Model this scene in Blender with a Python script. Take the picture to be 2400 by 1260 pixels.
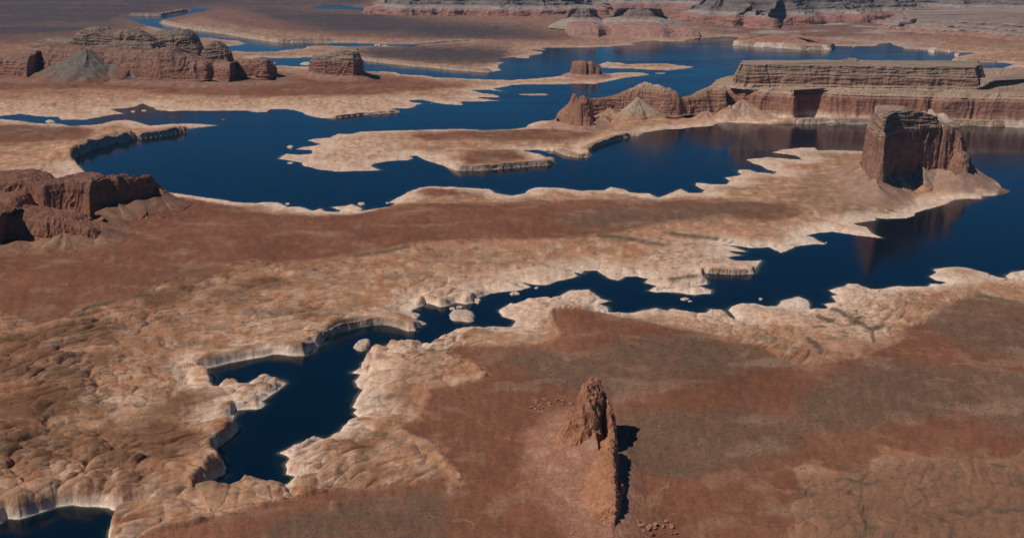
import bpy, math, random
import numpy as np
from math import radians, tan, atan, sin, cos

random.seed(7)
S = bpy.context.scene
for o in list(bpy.data.objects):
    bpy.data.objects.remove(o)

# ------------------------------------------------------------------ camera, light, exposure
CAM_H = 800.0; PITCH = radians(17.5); FPX = 2333.0      # focal length in pixels of the 2400 px wide photograph
cam_d = bpy.data.cameras.new('camera'); cam = bpy.data.objects.new('camera', cam_d)
S.collection.objects.link(cam); S.camera = cam
cam.location = (0, 0, CAM_H); cam.rotation_euler = (radians(90) - PITCH, 0, 0)
cam_d.sensor_width = 36.0; cam_d.lens = 36.0 * FPX / 2400.0
cam_d.clip_start = 1.0; cam_d.clip_end = 200000.0

SUN_EL = radians(52); SHADOW_AZ = radians(23)            # shadows fall to the right and slightly away
w = bpy.data.worlds.new('World'); S.world = w; w.use_nodes = True
nt = w.node_tree; nt.nodes.clear()
sky = nt.nodes.new('ShaderNodeTexSky'); sky.sky_type = 'NISHITA'; sky.sun_disc = False
sx, sy = -cos(SHADOW_AZ), -sin(SHADOW_AZ)                # direction towards the sun, on the ground
sky.sun_elevation = SUN_EL; sky.sun_rotation = math.atan2(sx, sy)
sky.air_density = 1.0; sky.dust_density = 0.0; sky.ozone_density = 6.0; sky.altitude = 1900
bg = nt.nodes.new('ShaderNodeBackground'); bg.inputs[1].default_value = 0.05
wo = nt.nodes.new('ShaderNodeOutputWorld')
tint = nt.nodes.new('ShaderNodeVectorMath'); tint.operation = 'MULTIPLY'; tint.inputs[1].default_value = (0.16, 0.72, 1.0)
nt.links.new(sky.outputs[0], tint.inputs[0]); nt.links.new(tint.outputs[0], bg.inputs[0]); nt.links.new(bg.outputs[0], wo.inputs[0])
sun_d = bpy.data.lights.new('sun', 'SUN'); sun = bpy.data.objects.new('sun', sun_d); S.collection.objects.link(sun)
sun_d.energy = 3.6; sun_d.angle = radians(0.5); sun_d.color = (1.0, 0.92, 0.80)
from mathutils import Vector
sd = Vector((sx * cos(SUN_EL), sy * cos(SUN_EL), sin(SUN_EL)))
sun.rotation_euler = sd.to_track_quat('Z', 'Y').to_euler()
S.view_settings.view_transform = 'Standard'; S.view_settings.look = 'None'
S.view_settings.exposure = -0.12; S.view_settings.gamma = 1.0; S.view_settings.use_curve_mapping = False
S.cycles.volume_step_rate = 4; S.cycles.volume_max_steps = 32
S.cycles.max_bounces = 5; S.cycles.volume_bounces = 1; S.cycles.diffuse_bounces = 3

# ------------------------------------------------------------------ helpers
cp, sp = cos(PITCH), sin(PITCH)
def G(u, v, z=0.0):
    """ray through photo pixel (u, v) down to the level z: world x, y"""
    a = (np.asarray(u, float) - 1200) / FPX; b = (np.asarray(v, float) - 630) / FPX
    dx, dy, dz = a, cp - b * sp, -sp - b * cp
    t = (z - CAM_H) / dz
    return dx * t, dy * t
def GP(u, v, z=0.0):
    x, y = G(u, v, z); return (float(x), float(y), float(z))
def ZAT(v, y):
    """height of a point at distance y that shows at photo row v"""
    b = (v - 630) / FPX
    return CAM_H + y * (-sp - b * cp) / (cp - b * sp)
def proj(x, y, z):
    d = y * cp + (CAM_H - z) * sp
    up = y * sp + (z - CAM_H) * cp
    return 1200 + FPX * x / d, 630 - FPX * up / d

rs = np.random.RandomState(11)
PERM = np.tile(rs.permutation(256), 3).astype(np.int32)
_a = rs.rand(256) * 2 * np.pi
GX, GY = np.cos(_a).astype(np.float32), np.sin(_a).astype(np.float32)
G3 = rs.normal(size=(256, 3)).astype(np.float32); G3 /= np.linalg.norm(G3, axis=1)[:, None]
JX, JY = rs.rand(256).astype(np.float32), rs.rand(256).astype(np.float32)
def perlin(x, y):
    x = np.asarray(x, np.float32); y = np.asarray(y, np.float32)
    xf = np.floor(x); yf = np.floor(y); fx = x - xf; fy = y - yf
    xi = xf.astype(np.int32) & 255; yi = yf.astype(np.int32) & 255
    ux = fx * fx * fx * (fx * (fx * 6 - 15) + 10); uy = fy * fy * fy * (fy * (fy * 6 - 15) + 10)
    def g(i, j, dx, dy):
        h = PERM[PERM[(xi + i) & 255] + ((yi + j) & 255)]
        return GX[h] * dx + GY[h] * dy
    a = g(0, 0, fx, fy); b = g(1, 0, fx - 1, fy); c = g(0, 1, fx, fy - 1); d = g(1, 1, fx - 1, fy - 1)
    a += ux * (b - a); c += ux * (d - c)
    return 1.5 * (a + uy * (c - a))
def fbm(x, y, o=4, gain=0.5, lac=2.03):
    s = 0; a = 1.0; f = 1.0
    for k in range(o):
        s = s + a * perlin(x * f + 17.3 * k, y * f - 9.1 * k); a *= gain; f *= lac
    return s
def ridged(x, y, o=4, gain=0.5):
    s = 0; a = 1.0; f = 1.0; n = 0
    for k in range(o):
        s = s + a * (1 - 2 * np.abs(perlin(x * f + 31.7 * k, y * f + 5.9 * k))); n += a; a *= gain; f *= 2.1
    return s / n
def perlin3(x, y, z):
    x = np.asarray(x, np.float32); y = np.asarray(y, np.float32); z = np.asarray(z, np.float32)
    xf, yf, zf = np.floor(x), np.floor(y), np.floor(z)
    fx, fy, fz = x - xf, y - yf, z - zf
    xi, yi, zi = xf.astype(np.int32) & 255, yf.astype(np.int32) & 255, zf.astype(np.int32) & 255
    sm = lambda t: t * t * (3 - 2 * t)
    ux, uy, uz = sm(fx), sm(fy), sm(fz)
    def g(i, j, k):
        h = PERM[PERM[PERM[(xi + i) & 255] + ((yi + j) & 255)] + ((zi + k) & 255)]
        v = G3[h]; return v[..., 0] * (fx - i) + v[..., 1] * (fy - j) + v[..., 2] * (fz - k)
    L = lambda a, b, t: a + t * (b - a)
    return 1.6 * L(L(L(g(0,0,0), g(1,0,0), ux), L(g(0,1,0), g(1,1,0), ux), uy),
                   L(L(g(0,0,1), g(1,0,1), ux), L(g(0,1,1), g(1,1,1), ux), uy), uz)
def fbm3(x, y, z, o=3):
    s = 0; a = 1.0; f = 1.0
    for k in range(o):
        s = s + a * perlin3(x * f + 3.3 * k, y * f + 7.7 * k, z * f); a *= 0.5; f *= 2.05
    return s
def worley(x, y):
    x = np.asarray(x, np.float32); y = np.asarray(y, np.float32)
    xf = np.floor(x); yf = np.floor(y)
    xi = xf.astype(np.int32); yi = yf.astype(np.int32); fx = x - xf; fy = y - yf
    f1 = np.full(x.shape, 9, np.float32); f2 = f1.copy(); idd = np.zeros(x.shape, np.int32)
    for i in (-1, 0, 1):
        for j in (-1, 0, 1):
            h = PERM[PERM[(xi + i) & 255] + ((yi + j) & 255)]
            d = (i + JX[h] - fx) ** 2 + (j + JY[h] - fy) ** 2
            m = d < f1
            f2 = np.where(m, f1, np.minimum(f2, d)); idd = np.where(m, h, idd); f1 = np.where(m, d, f1)
    return np.sqrt(f1), np.sqrt(f2), idd / 255.0
def sstep(a, b, x):
    t = np.clip((x - a) / (b - a), 0, 1); return t * t * (3 - 2 * t)
def mixc(c, d, t):
    return c * (1 - t[..., None]) + np.asarray(d, np.float32) * t[..., None]

def tag(o, label=None, cat=None, group=None, kind=None):
    if label: o['label'] = label
    if cat: o['category'] = cat
    if group: o['group'] = group
    if kind: o['kind'] = kind
    return o
def link_mesh(name, verts, faces, mat, parent=None, col=None, attrs=None, smooth=True, tris=None):
    """faces: (n,4) or (n,3) int array"""
    me = bpy.data.meshes.new(name)
    faces = np.asarray(faces, np.int32); nf, k = faces.shape
    me.vertices.add(len(verts)); me.vertices.foreach_set('co', np.asarray(verts, np.float32).ravel())
    nt3 = 0 if tris is None else len(tris)
    idx = faces.ravel(); starts = np.arange(0, nf * k, k)
    if nt3:
        tris = np.asarray(tris, np.int32); starts = np.concatenate([starts, nf * k + np.arange(0, nt3 * 3, 3)])
        idx = np.concatenate([idx, tris.ravel()])
    me.loops.add(len(idx)); me.loops.foreach_set('vertex_index', idx)
    me.polygons.add(nf + nt3); me.polygons.foreach_set('loop_start', starts)
    me.update(calc_edges=True); me.validate()
    me.polygons.foreach_set('use_smooth', np.full(len(me.polygons), smooth))
    if col is not None:
        a = me.attributes.new('col', 'FLOAT_COLOR', 'POINT')
        c4 = np.ones((len(verts), 4), np.float32); c4[:, :3] = col.reshape(-1, 3)
        a.data.foreach_set('color', c4.ravel())
    for n, v in (attrs or {}).items():
        a = me.attributes.new(n, 'FLOAT', 'POINT'); a.data.foreach_set('value', np.asarray(v, np.float32).ravel())
    me.materials.append(mat)
    o = bpy.data.objects.new(name, me); S.collection.objects.link(o)
    if parent: o.parent = parent
    return o
def thing(name, label, cat, loc=(0, 0, 0), group=None):
    o = bpy.data.objects.new(name, None); S.collection.objects.link(o); o.location = loc
    return tag(o, label, cat, group)

# ------------------------------------------------------------------ materials
def mat_rock(name, nscale, var, bump, bscale, zstretch=1.0, rough=0.95):
    m = bpy.data.materials.new(name); m.use_nodes = True; t = m.node_tree; t.nodes.clear(); N = t.nodes.new; L = t.links.new
    out = N('ShaderNodeOutputMaterial'); b = N('ShaderNodeBsdfPrincipled'); b.inputs['Roughness'].default_value = rough
    b.inputs['Specular IOR Level'].default_value = 0.1
    at = N('ShaderNodeAttribute'); at.attribute_name = 'col'
    geo = N('ShaderNodeNewGeometry'); mp = N('ShaderNodeMapping'); mp.inputs['Scale'].default_value = (1, 1, zstretch)
    L(geo.outputs['Position'], mp.inputs[0])
    n1 = N('ShaderNodeTexNoise'); n1.inputs['Scale'].default_value = nscale; n1.inputs['Detail'].default_value = 6
    n1.inputs['Roughness'].default_value = 0.65
    L(mp.outputs[0], n1.inputs['Vector'])
    mr = N('ShaderNodeMapRange'); mr.inputs[1].default_value = 0.3; mr.inputs[2].default_value = 0.7
    mr.inputs[3].default_value = 1 - var; mr.inputs[4].default_value = 1 + var
    L(n1.outputs[0], mr.inputs[0])
    mx = N('ShaderNodeVectorMath'); mx.operation = 'SCALE'
    L(at.outputs['Color'], mx.inputs[0]); L(mr.outputs[0], mx.inputs['Scale']); L(mx.outputs[0], b.inputs['Base Color'])
    n2 = N('ShaderNodeTexNoise'); n2.inputs['Scale'].default_value = bscale; n2.inputs['Detail'].default_value = 5
    n2.inputs['Roughness'].default_value = 0.6
    L(mp.outputs[0], n2.inputs['Vector'])
    bp = N('ShaderNodeBump'); bp.inputs['Strength'].default_value = 1.0; bp.inputs['Distance'].default_value = bump
    L(n2.outputs[0], bp.inputs['Height']); L(bp.outputs[0], b.inputs['Normal'])
    L(b.outputs[0], out.inputs[0])
    return m
M_ground = mat_rock('desert_ground', 0.16, 0.20, 0.9, 0.25)
M_cliff = mat_rock('sandstone_cliff', 0.10, 0.25, 2.2, 0.12, 0.35)
M_far = mat_rock('distant_sandstone', 0.02, 0.22, 6.0, 0.03, 0.5)
M_talus = mat_rock('talus_rubble', 0.25, 0.28, 1.6, 0.2)
M_islet = mat_rock('pale_slickrock', 0.16, 0.16, 0.9, 0.25, 2.5)

def flat_mat(name, c, rough=0.6):
    m = bpy.data.materials.new(name); m.use_nodes = True; t = m.node_tree
    b = t.nodes['Principled BSDF']; b.inputs['Roughness'].default_value = rough
    n = t.nodes.new('ShaderNodeTexNoise'); n.inputs['Scale'].default_value = 1.5
    r = t.nodes.new('ShaderNodeValToRGB')
    r.color_ramp.elements[0].color = (c[0]*.75, c[1]*.75, c[2]*.75, 1); r.color_ramp.elements[1].color = (c[0]*1.2, c[1]*1.2, c[2]*1.2, 1)
    t.links.new(n.outputs[0], r.inputs[0]); t.links.new(r.outputs[0], b.inputs['Base Color'])
    return m
M_shrub = flat_mat('desert_scrub', (0.060, 0.055, 0.032), 0.9)
M_boat = flat_mat('white_gelcoat', (0.8, 0.8, 0.78), 0.3)
M_boatglass = flat_mat('dark_boat_window', (0.02, 0.03, 0.04), 0.2)

m = bpy.data.materials.new('lake_water'); m.use_nodes = True; t = m.node_tree; t.nodes.clear(); N = t.nodes.new; L = t.links.new
M_water = m
out = N('ShaderNodeOutputMaterial'); b = N('ShaderNodeBsdfPrincipled')
b.inputs['IOR'].default_value = 1.333; rn = N('ShaderNodeTexNoise'); rn.inputs['Scale'].default_value = 0.0022; rn.inputs['Detail'].default_value = 5; rn.inputs['Distortion'].default_value = 1.2; rm = N('ShaderNodeMapRange'); rm.inputs[1].default_value = .35; rm.inputs[2].default_value = .68; rm.inputs[3].default_value = .09; rm.inputs[4].default_value = .22; b.inputs['Specular IOR Level'].default_value = 0.5
at = N('ShaderNodeAttribute'); at.attribute_name = 'shallow'
r = N('ShaderNodeValToRGB'); e = r.color_ramp.elements
e[0].position = 0.0; e[0].color = (0.0003, 0.0070, 0.0160, 1)
e[1].position = 1.0; e[1].color = (0.150, 0.105, 0.070, 1)
k = r.color_ramp.elements.new(0.45); k.color = (0.006, 0.020, 0.022, 1)
L(at.outputs['Fac'], r.inputs[0]); L(r.outputs[0], b.inputs['Base Color'])
geo = N('ShaderNodeNewGeometry'); mp = N('ShaderNodeMapping'); mp.inputs['Scale'].default_value = (1, 0.6, 1)
mp.inputs['Rotation'].default_value = (0, 0, 0.4)
rp = N('ShaderNodeMapping'); rp.inputs['Scale'].default_value = (0.45, 1.6, 1); L(geo.outputs['Position'], rp.inputs[0]); L(rp.outputs[0], rn.inputs['Vector']); L(rn.outputs[0], rm.inputs[0]); L(rm.outputs[0], b.inputs['Roughness'])
n1 = N('ShaderNodeTexNoise'); n1.inputs['Scale'].default_value = 0.5; n1.inputs['Detail'].default_value = 3
L(geo.outputs['Position'], mp.inputs[0]); L(mp.outputs[0], n1.inputs['Vector'])
bp = N('ShaderNodeBump'); bp.inputs['Strength'].default_value = 1.0; bp.inputs['Distance'].default_value = 0.02
L(n1.outputs[0], bp.inputs['Height']); L(bp.outputs[0], b.inputs['Normal']); L(b.outputs[0], out.inputs[0])

# ------------------------------------------------------------------ shorelines, traced on the lake level
W_MAIN = [(-600,266),(0,272),(25,270),(51,267),(84,272),(112,274),(137,274),(142,281),(178,281),(198,281),(221,277),(241,273),(269,268),(295,267),(269,260),(257,256),(292,254),(317,250),(328,245),(335,243),(345,248),(361,253),(366,258),(401,261),(432,259),(483,260),(533,260),(579,260),(600,264),
(625,263),(633,256),(666,256),(689,258),(707,263),(719,270),(752,277),(783,277),(808,274),(854,269),(905,266),(940,263),(920,258),(915,254),(956,254),(973,251),(976,246),(991,243),(966,240),(956,235),(991,234),(1017,240),(1037,244),(1083,247),(1086,245),(1080,238),(1121,238),(1179,237),(1159,235),(1133,231),(1105,228),(1135,228),(1172,229),(1169,225),(1154,221),(1128,218),(1103,211),(1146,211),(1194,216),(1166,211),(1156,208),(1187,203),(1200,199),
(1251,198),(1347,197),(1393,197),(1416,193),(1439,188),(1467,182),(1500,179),(1523,175),(1505,170),(1474,170),(1441,171),(1413,173),(1375,174),(1337,175),(1314,178),(1297,181),(1251,185),(1200,188),
(1159,187),(1083,184),(1017,182),(1001,178),(938,175),(930,171),(900,168),(862,169),(800,168),(750,160),(730,157),(676,155),(646,154),(625,147),(612,142),(600,137),(613,135),(663,137),(722,135),(780,137),(839,138),(854,142),(917,150),(956,154),(1017,159),(1070,165),(1146,170),(1177,165),(1169,160),(1169,152),(1182,147),(1166,144),(1169,137),(1200,135),
(1241,137),(1242,131),(1271,126),(1274,123),(1233,117),(1281,118),(1263,113),(1330,112),(1416,111),(1454,108),(1492,105),(1474,102),(1517,96),(1594,98),(1619,93),(1670,88),(1703,86),(1733,88),(1724,96),(1718,104),(1721,107),(1759,109),(1800,110),(1838,113),(1876,117),(1940,118),(1952,112),(1942,108),(1998,109),(2054,108),(2057,104),(2087,101),(2092,105),(2118,113),(2168,116),(2232,122),(2295,125),(2265,129),(2240,134),(2229,142),(2270,145),(2340,147),(2380,150),(2330,166),(2335,205),
(2300,207),(2000,215),(1800,220),(1720,226),(1600,243),(1500,248),(1400,248),(1330,262),(1297,283),(1269,284),(1251,287),(1238,293),(1230,300),(1200,303),(1133,305),(1083,302),(981,305),(879,308),(844,309),(824,314),(793,314),(775,322),(742,325),(717,329),(735,332),(752,338),(740,342),(712,344),(694,350),(732,352),(733,360),(702,363),(671,360),(653,372),(676,376),(707,381),(712,389),(732,393),(752,398),(788,402),(829,401),(896,399),(882,395),(869,389),(879,383),(905,378),(956,375),(968,371),(956,366),(976,365),(994,374),(1032,386),(1057,396),(1070,400),(1133,399),(1200,393),(1251,389),(1284,387),(1303,382),(1284,371),(1261,360),(1223,353),(1261,351),(1302,355),(1327,365),(1357,369),(1380,368),(1382,355),(1388,348),(1401,344),(1416,336),(1444,328),(1479,320),(1500,318),(1510,310),(1556,304),(1591,302),(1632,298),(1670,295),(1677,290),(1708,287),(1800,291),(1863,290),(1897,283),(1940,288),(2003,288),(2029,292),(2110,293),(2181,293),(2400,298),(3100,302),
(3100,625),(2500,628),(2400,633),(2371,639),(2356,646),(2366,653),(2341,650),(2308,638),(2270,628),(2242,625),(2211,627),(2189,631),(2194,639),(2178,648),(2194,657),(2219,661),(2206,666),(2181,665),(2176,671),(2130,671),(2092,671),(2054,680),(2036,675),(2016,669),(1988,666),(1978,671),(1942,680),(1965,690),(1950,694),(1960,708),(1930,712),(1942,722),(1912,723),(1899,724),(1898,712),(1894,703),(1869,694),(1833,704),(1820,717),(1800,718),(1764,710),(1733,713),(1716,718),(1708,727),(1728,750),(1712,744),(1698,730),(1675,724),(1665,724),(1652,736),(1619,732),(1576,724),(1561,728),(1538,721),(1505,728),(1474,733),(1426,731),(1424,718),(1403,712),(1429,705),(1411,700),(1396,689),(1378,679),(1337,680),(1304,697),(1274,700),(1238,704),(1210,714),(1194,712),(1169,727),(1177,742),(1205,748),(1210,754),(1200,766),(1121,768),(1103,766),(1067,775),(1039,788),(1017,801),(1006,813),(999,806),(973,801),(940,810),(910,806),(897,818),(869,820),(864,832),(869,836),(849,849),(846,864),(826,873),(844,877),(829,892),(836,905),(848,912),(851,913),(837,931),(826,953),(839,959),(829,967),(839,977),(806,997),(791,1017),(763,1029),(737,1027),(700,1040),(654,1061),(680,1073),(669,1087),(671,1111),(729,1120),(691,1121),(671,1133),(643,1140),(597,1141),(571,1140),(551,1159),(500,1163),(463,1170),(440,1177),(400,1194),(371,1195),(335,1198),(289,1203),(268,1220),(256,1240),(254,1262),(240,1450),(-700,1450),
(-700,1250),(-100,1240),(0,1228),(14,1214),(46,1216),(86,1203),(137,1187),(171,1182),(200,1187),(257,1189),(289,1196),(314,1190),(369,1187),(414,1179),(457,1167),(480,1147),(506,1119),(526,1109),(530,1094),(514,1077),(507,1069),(506,1051),(540,1026),(560,1006),(537,991),(554,974),(551,961),(600,959),(611,957),(621,947),(614,940),(657,911),(670,898),(646,887),(625,884),(592,890),(566,907),(549,904),(528,907),(508,915),(498,907),(499,900),(490,874),(470,865),(483,862),(533,851),(571,844),(600,839),(620,836),(641,830),(676,832),(712,832),(730,821),(757,801),(763,790),(790,778),(829,768),(874,760),(905,760),(930,765),(956,775),(973,774),(976,768),(987,765),(978,756),(966,754),(961,747),(976,745),(986,736),(966,732),(964,727),(991,716),(996,708),(1011,712),(1032,719),(1047,716),(1067,708),(1093,712),(1108,709),(1113,699),(1149,689),(1171,685),(1220,679),(1243,672),(1225,661),(1251,667),(1284,667),(1309,658),(1342,651),(1355,646),(1345,637),(1363,641),(1370,633),(1398,634),(1424,651),(1449,657),(1467,648),(1492,648),(1518,653),(1512,662),(1538,670),(1520,681),(1538,685),(1581,684),(1617,690),(1665,688),(1667,679),(1650,674),(1632,670),(1657,666),(1657,656),(1648,646),(1650,639),(1683,641),(1721,643),(1766,641),(1771,628),(1784,610),(1771,611),(1741,611),(1716,609),(1703,602),(1741,598),(1713,592),(1705,587),(1749,590),(1728,581),(1683,571),(1728,576),(1766,581),(1800,579),(1823,588),(1830,593),(1846,587),(1866,577),(1902,573),(1937,572),(1919,564),(1907,555),(1889,552),(1922,545),(1952,543),(2003,550),(2072,559),(2044,546),(2031,532),(2001,527),(2001,522),(2054,516),(2049,510),(2079,513),(2123,511),(2143,506),(2145,499),(2166,492),(2217,478),(2237,468),(2265,465),(2299,466),(2300,459),(2333,458),(2338,447),(2325,443),(2349,438),(2331,427),(2308,417),(2272,402),(2230,375),(2150,358),(2024,355),(1990,353),(1952,352),(1917,352),(1909,346),(1876,346),(1830,351),(1810,358),(1846,362),(1866,365),(1881,374),(1846,372),(1800,368),(1749,374),(1766,383),(1784,389),(1800,398),(1818,403),(1813,407),(1771,403),(1756,398),(1733,397),(1730,402),(1738,410),(1723,414),(1698,416),(1711,424),(1703,432),(1670,432),(1632,428),(1629,435),(1652,445),(1647,452),(1617,452),(1596,443),(1581,449),(1543,463),(1523,454),(1492,452),(1474,450),(1459,443),(1431,438),(1418,445),(1363,447),(1309,440),(1256,439),(1243,443),(1228,454),(1200,459),(1159,452),(1149,443),(1108,441),(1070,438),(1006,437),(983,440),(956,451),(928,465),(912,474),(925,477),(915,484),(879,489),(844,496),(848,489),(839,483),(824,478),(808,483),(773,485),(798,492),(798,497),(763,495),(752,489),(735,494),(702,484),(674,485),(651,475),(623,473),(600,476),(551,473),(505,466),(457,460),(406,452),(381,449),(340,436),(300,428),(240,420),(221,412),(216,408),(188,409),(198,402),(188,390),(173,379),(178,370),(201,357),(229,347),(267,337),(317,327),(356,322),(406,315),(439,310),(429,306),(442,301),(483,297),(513,294),(470,291),(437,290),(396,291),(353,295),(320,286),(295,281),(267,283),(241,290),(203,294),(163,295),(127,288),(107,290),(76,288),(46,283),(0,279),(-600,284)]
W_RIVER = [(292,41),(330,56),(356,62),(400,74),(442,82),(452,88),(498,90),(533,94),(559,95),(577,103),(559,107),(528,109),(536,122),(554,119),(569,121),(600,122),(651,121),(666,118),(717,114),(717,110),(742,107),(778,108),(816,110),(905,109),(968,110),(996,104),(1037,101),(1123,93),(1037,98),(981,104),(905,104),(854,102),(778,100),(727,100),(651,100),(625,96),(600,93),(559,86),(521,79),(470,72),(432,67),(381,60),(371,55),(376,51),(396,44),(432,36),(475,27),(495,22),(470,19),(445,20),(452,25),(406,36),(380,38),(330,38)]
W_POND = [(724,21),(763,11),(818,13),(829,17),(869,22),(869,26),(824,23),(783,23)]
W_POND2 = [(900,13),(925,10),(940,12),(915,16)]
ISL = [ [(1403,152),(1424,145),(1454,147),(1469,151),(1518,149),(1538,150),(1568,150),(1594,154),(1629,157),(1606,161),(1568,165),(1525,164),(1479,161),(1441,161),(1411,159)] ]
# shores that stand up as walls towards the water: (height in m, points)
CLIFFS = [(46,[(180,368),(201,357),(229,347),(267,337),(317,327)]),(30,[(317,327),(356,322),(406,315),(430,311)]),
 (20.5,[(483,862),(533,851),(571,844),(600,839),(641,830),(676,832),(712,832),(730,821)]),
 (17,[(757,801),(763,790),(790,778),(829,768),(874,760),(905,760),(930,765),(956,775)]),
 (14,[(1655,640),(1683,641),(1721,643),(1760,641)]),
 (26.5,[(-100,1240),(46,1216),(86,1203),(137,1187),(171,1182),(200,1187),(257,1189),(289,1196)]),
 (26.5,[(314,1190),(369,1187),(414,1179),(457,1167)]),(34,[(457,1167),(468,1158),(480,1147),(494,1131),(506,1119)]),
 (22.5,[(526,1109),(514,1077),(506,1051)]),(24,[(506,1051),(520,1041),(540,1026)]),(14.5,[(554,974),(560,1006)]),
 (15.5,[(490,874),(499,900),(498,907)]),(12.5,[(1011,712),(1032,719),(1047,716),(1093,712),(1108,709),(1113,699)]),
 (12,[(783,277),(854,269),(930,264)]),(22,[(1070,400),(1133,399),(1200,393),(1251,389),(1284,387),(1300,383)]),
 (16,[(1302,355),(1327,365),(1357,369),(1380,368)]),(20,[(1382,355),(1401,344),(1444,328),(1479,320)]),
 (48,[(1724,107),(1759,109),(1800,110),(1838,113),(1876,117),(1935,118)]),
 (45,[(376,55),(432,67),(470,72),(521,79),(559,86),(600,93),(651,100),(778,100)]),
 (26,[(854,142),(917,150),(956,154),(1017,159),(1070,165),(1146,170)]),
 (40,[(300,38),(380,38),(440,27)]),
 (30,[(1863,290),(2029,292),(2181,293),(2400,298)]),
 (26,[(2232,142),(2270,145),(2340,147)]),(22,[(2118,113),(2168,116),(2232,122)])]

# ------------------------------------------------------------------ the ground grid (denser near the viewer, like a terrain with levels of detail)
vs = np.concatenate([1290 + (np.linspace(1, 0, 14, endpoint=False) ** 1.5) * 900, np.arange(1290, 620, -1.12), np.arange(620, -6, -1.62)])
Ys = CAM_H / np.tan(PITCH + np.arctan((vs - 630) / FPX))
Yfar = np.geomspace(Ys[-1] * 1.03, 90000, 22); Ys = np.concatenate([Ys, Yfar])
Ss = np.concatenate([-0.6 - (np.linspace(1, 0, 22, endpoint=False) ** 1.6) * 0.6, np.linspace(-0.6, 0.6, 1180), 0.6 + (np.linspace(0, 1, 23)[1:] ** 1.6) * 0.6])
NR, NC = len(Ys), len(Ss)
YY, SSg = np.meshgrid(Ys, Ss, indexing='ij'); XX = (SSg * YY).astype(np.float32); YY = YY.astype(np.float32)

def densify(pts, step):
    p = np.asarray(pts, float); o = []
    for a, b in zip(p[:-1], p[1:]):
        n = max(1, int(np.hypot(*(b - a)) / step)); tt = np.linspace(0, 1, n, endpoint=False)[:, None]
        o.append(a + (b - a) * tt)
    o.append(p[-1:]); return np.concatenate(o)
def land_mask_fill(poly, inv=False):
    """even-odd fill on the grid in (s, row) space; straight lines stay straight there"""
    x, y = G(*np.asarray(poly, float).T); s = x / y; q = 1.0 / y
    Q = 1.0 / Ys; m = np.zeros((NR, NC), bool)
    s2, q2 = np.roll(s, -1), np.roll(q, -1)
    for i in range(NR):
        k = (q > Q[i]) != (q2 > Q[i])
        if not k.any(): continue
        c = np.sort(s[k] + (Q[i] - q[k]) / (q2[k] - q[k]) * (s2[k] - s[k]))
        j = np.searchsorted(Ss, c)
        for a, b in zip(j[::2], j[1::2]): m[i, a:b] ^= True
    return m
water = land_mask_fill(W_MAIN) | land_mask_fill(W_RIVER) | land_mask_fill(W_POND) | land_mask_fill(W_POND2)
for p in ISL: water &= ~land_mask_fill(p)

def jfa(pts, extra=None, passes=(512, 256, 128, 64, 32, 16, 8, 4, 2, 1, 1)):
    X, Y = pts
    r_ = np.clip(np.searchsorted(Ys, Y), 1, NR - 1); r_ -= (Y - Ys[r_ - 1] < Ys[r_] - Y)
    s_ = X / Y; c_ = np.clip(np.searchsorted(Ss, s_), 1, NC - 1); c_ -= (s_ - Ss[c_ - 1] < Ss[c_] - s_)
    ok = (s_ > Ss[0] - .1) & (s_ < Ss[-1] + .1)
    SX = np.full((NR, NC), 1e7, np.float32); SY = SX.copy(); E = np.zeros((NR, NC), np.float32)
    SX[r_[ok], c_[ok]] = X[ok]; SY[r_[ok], c_[ok]] = Y[ok]
    if extra is not None: E[r_[ok], c_[ok]] = extra[ok]
    D = (SX - XX) ** 2 + (SY - YY) ** 2
    for st in passes:
        for di in (-st, 0, st):
            for dj in (-st, 0, st):
                if not (di or dj): continue
                a0, a1 = max(0, di), min(NR, NR + di); b0, b1 = max(0, -di), min(NR, NR - di)
                c0, c1 = max(0, dj), min(NC, NC + dj); e0, e1 = max(0, -dj), min(NC, NC - dj)
                sx_ = SX[b0:b1, e0:e1]; sy_ = SY[b0:b1, e0:e1]
                d = (sx_ - XX[a0:a1, c0:c1]) ** 2 + (sy_ - YY[a0:a1, c0:c1]) ** 2
                mm = d < D[a0:a1, c0:c1]
                if not mm.any(): continue
                tx = SX[a0:a1, c0:c1]; ty = SY[a0:a1, c0:c1]; td = D[a0:a1, c0:c1]
                nx = sx_[mm]; ny = sy_[mm]; tx[mm] = nx; ty[mm] = ny; td[mm] = d[mm]
                if extra is not None:
                    ev = E[b0:b1, e0:e1][mm]; E[a0:a1, c0:c1][mm] = ev
    return np.sqrt(D), SX, SY, E
shore = [densify(p + p[:1], 0.8) for p in (W_MAIN, W_RIVER, W_POND, W_POND2) ] + [densify(p + p[:1], 0.8) for p in ISL]
shore = np.concatenate(shore)
D0, NX_, NY_, _ = jfa(G(shore[:, 0], shore[:, 1]))
sd0 = np.where(water, -D0, D0)                                       # + on land
cl = [(h, densify(p, 1.5)) for h, p in CLIFFS]
cpts = np.concatenate([p for h, p in cl]); chh = np.concatenate([np.full(len(p), h, np.float32) for h, p in cl])
DC, _, _, HC = jfa(G(cpts[:, 0], cpts[:, 1]), chh, passes=(64, 32, 16, 8, 4, 2, 1))

isd = ((HC % 1) > .25).astype(np.float32); HC = np.floor(HC)
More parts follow.
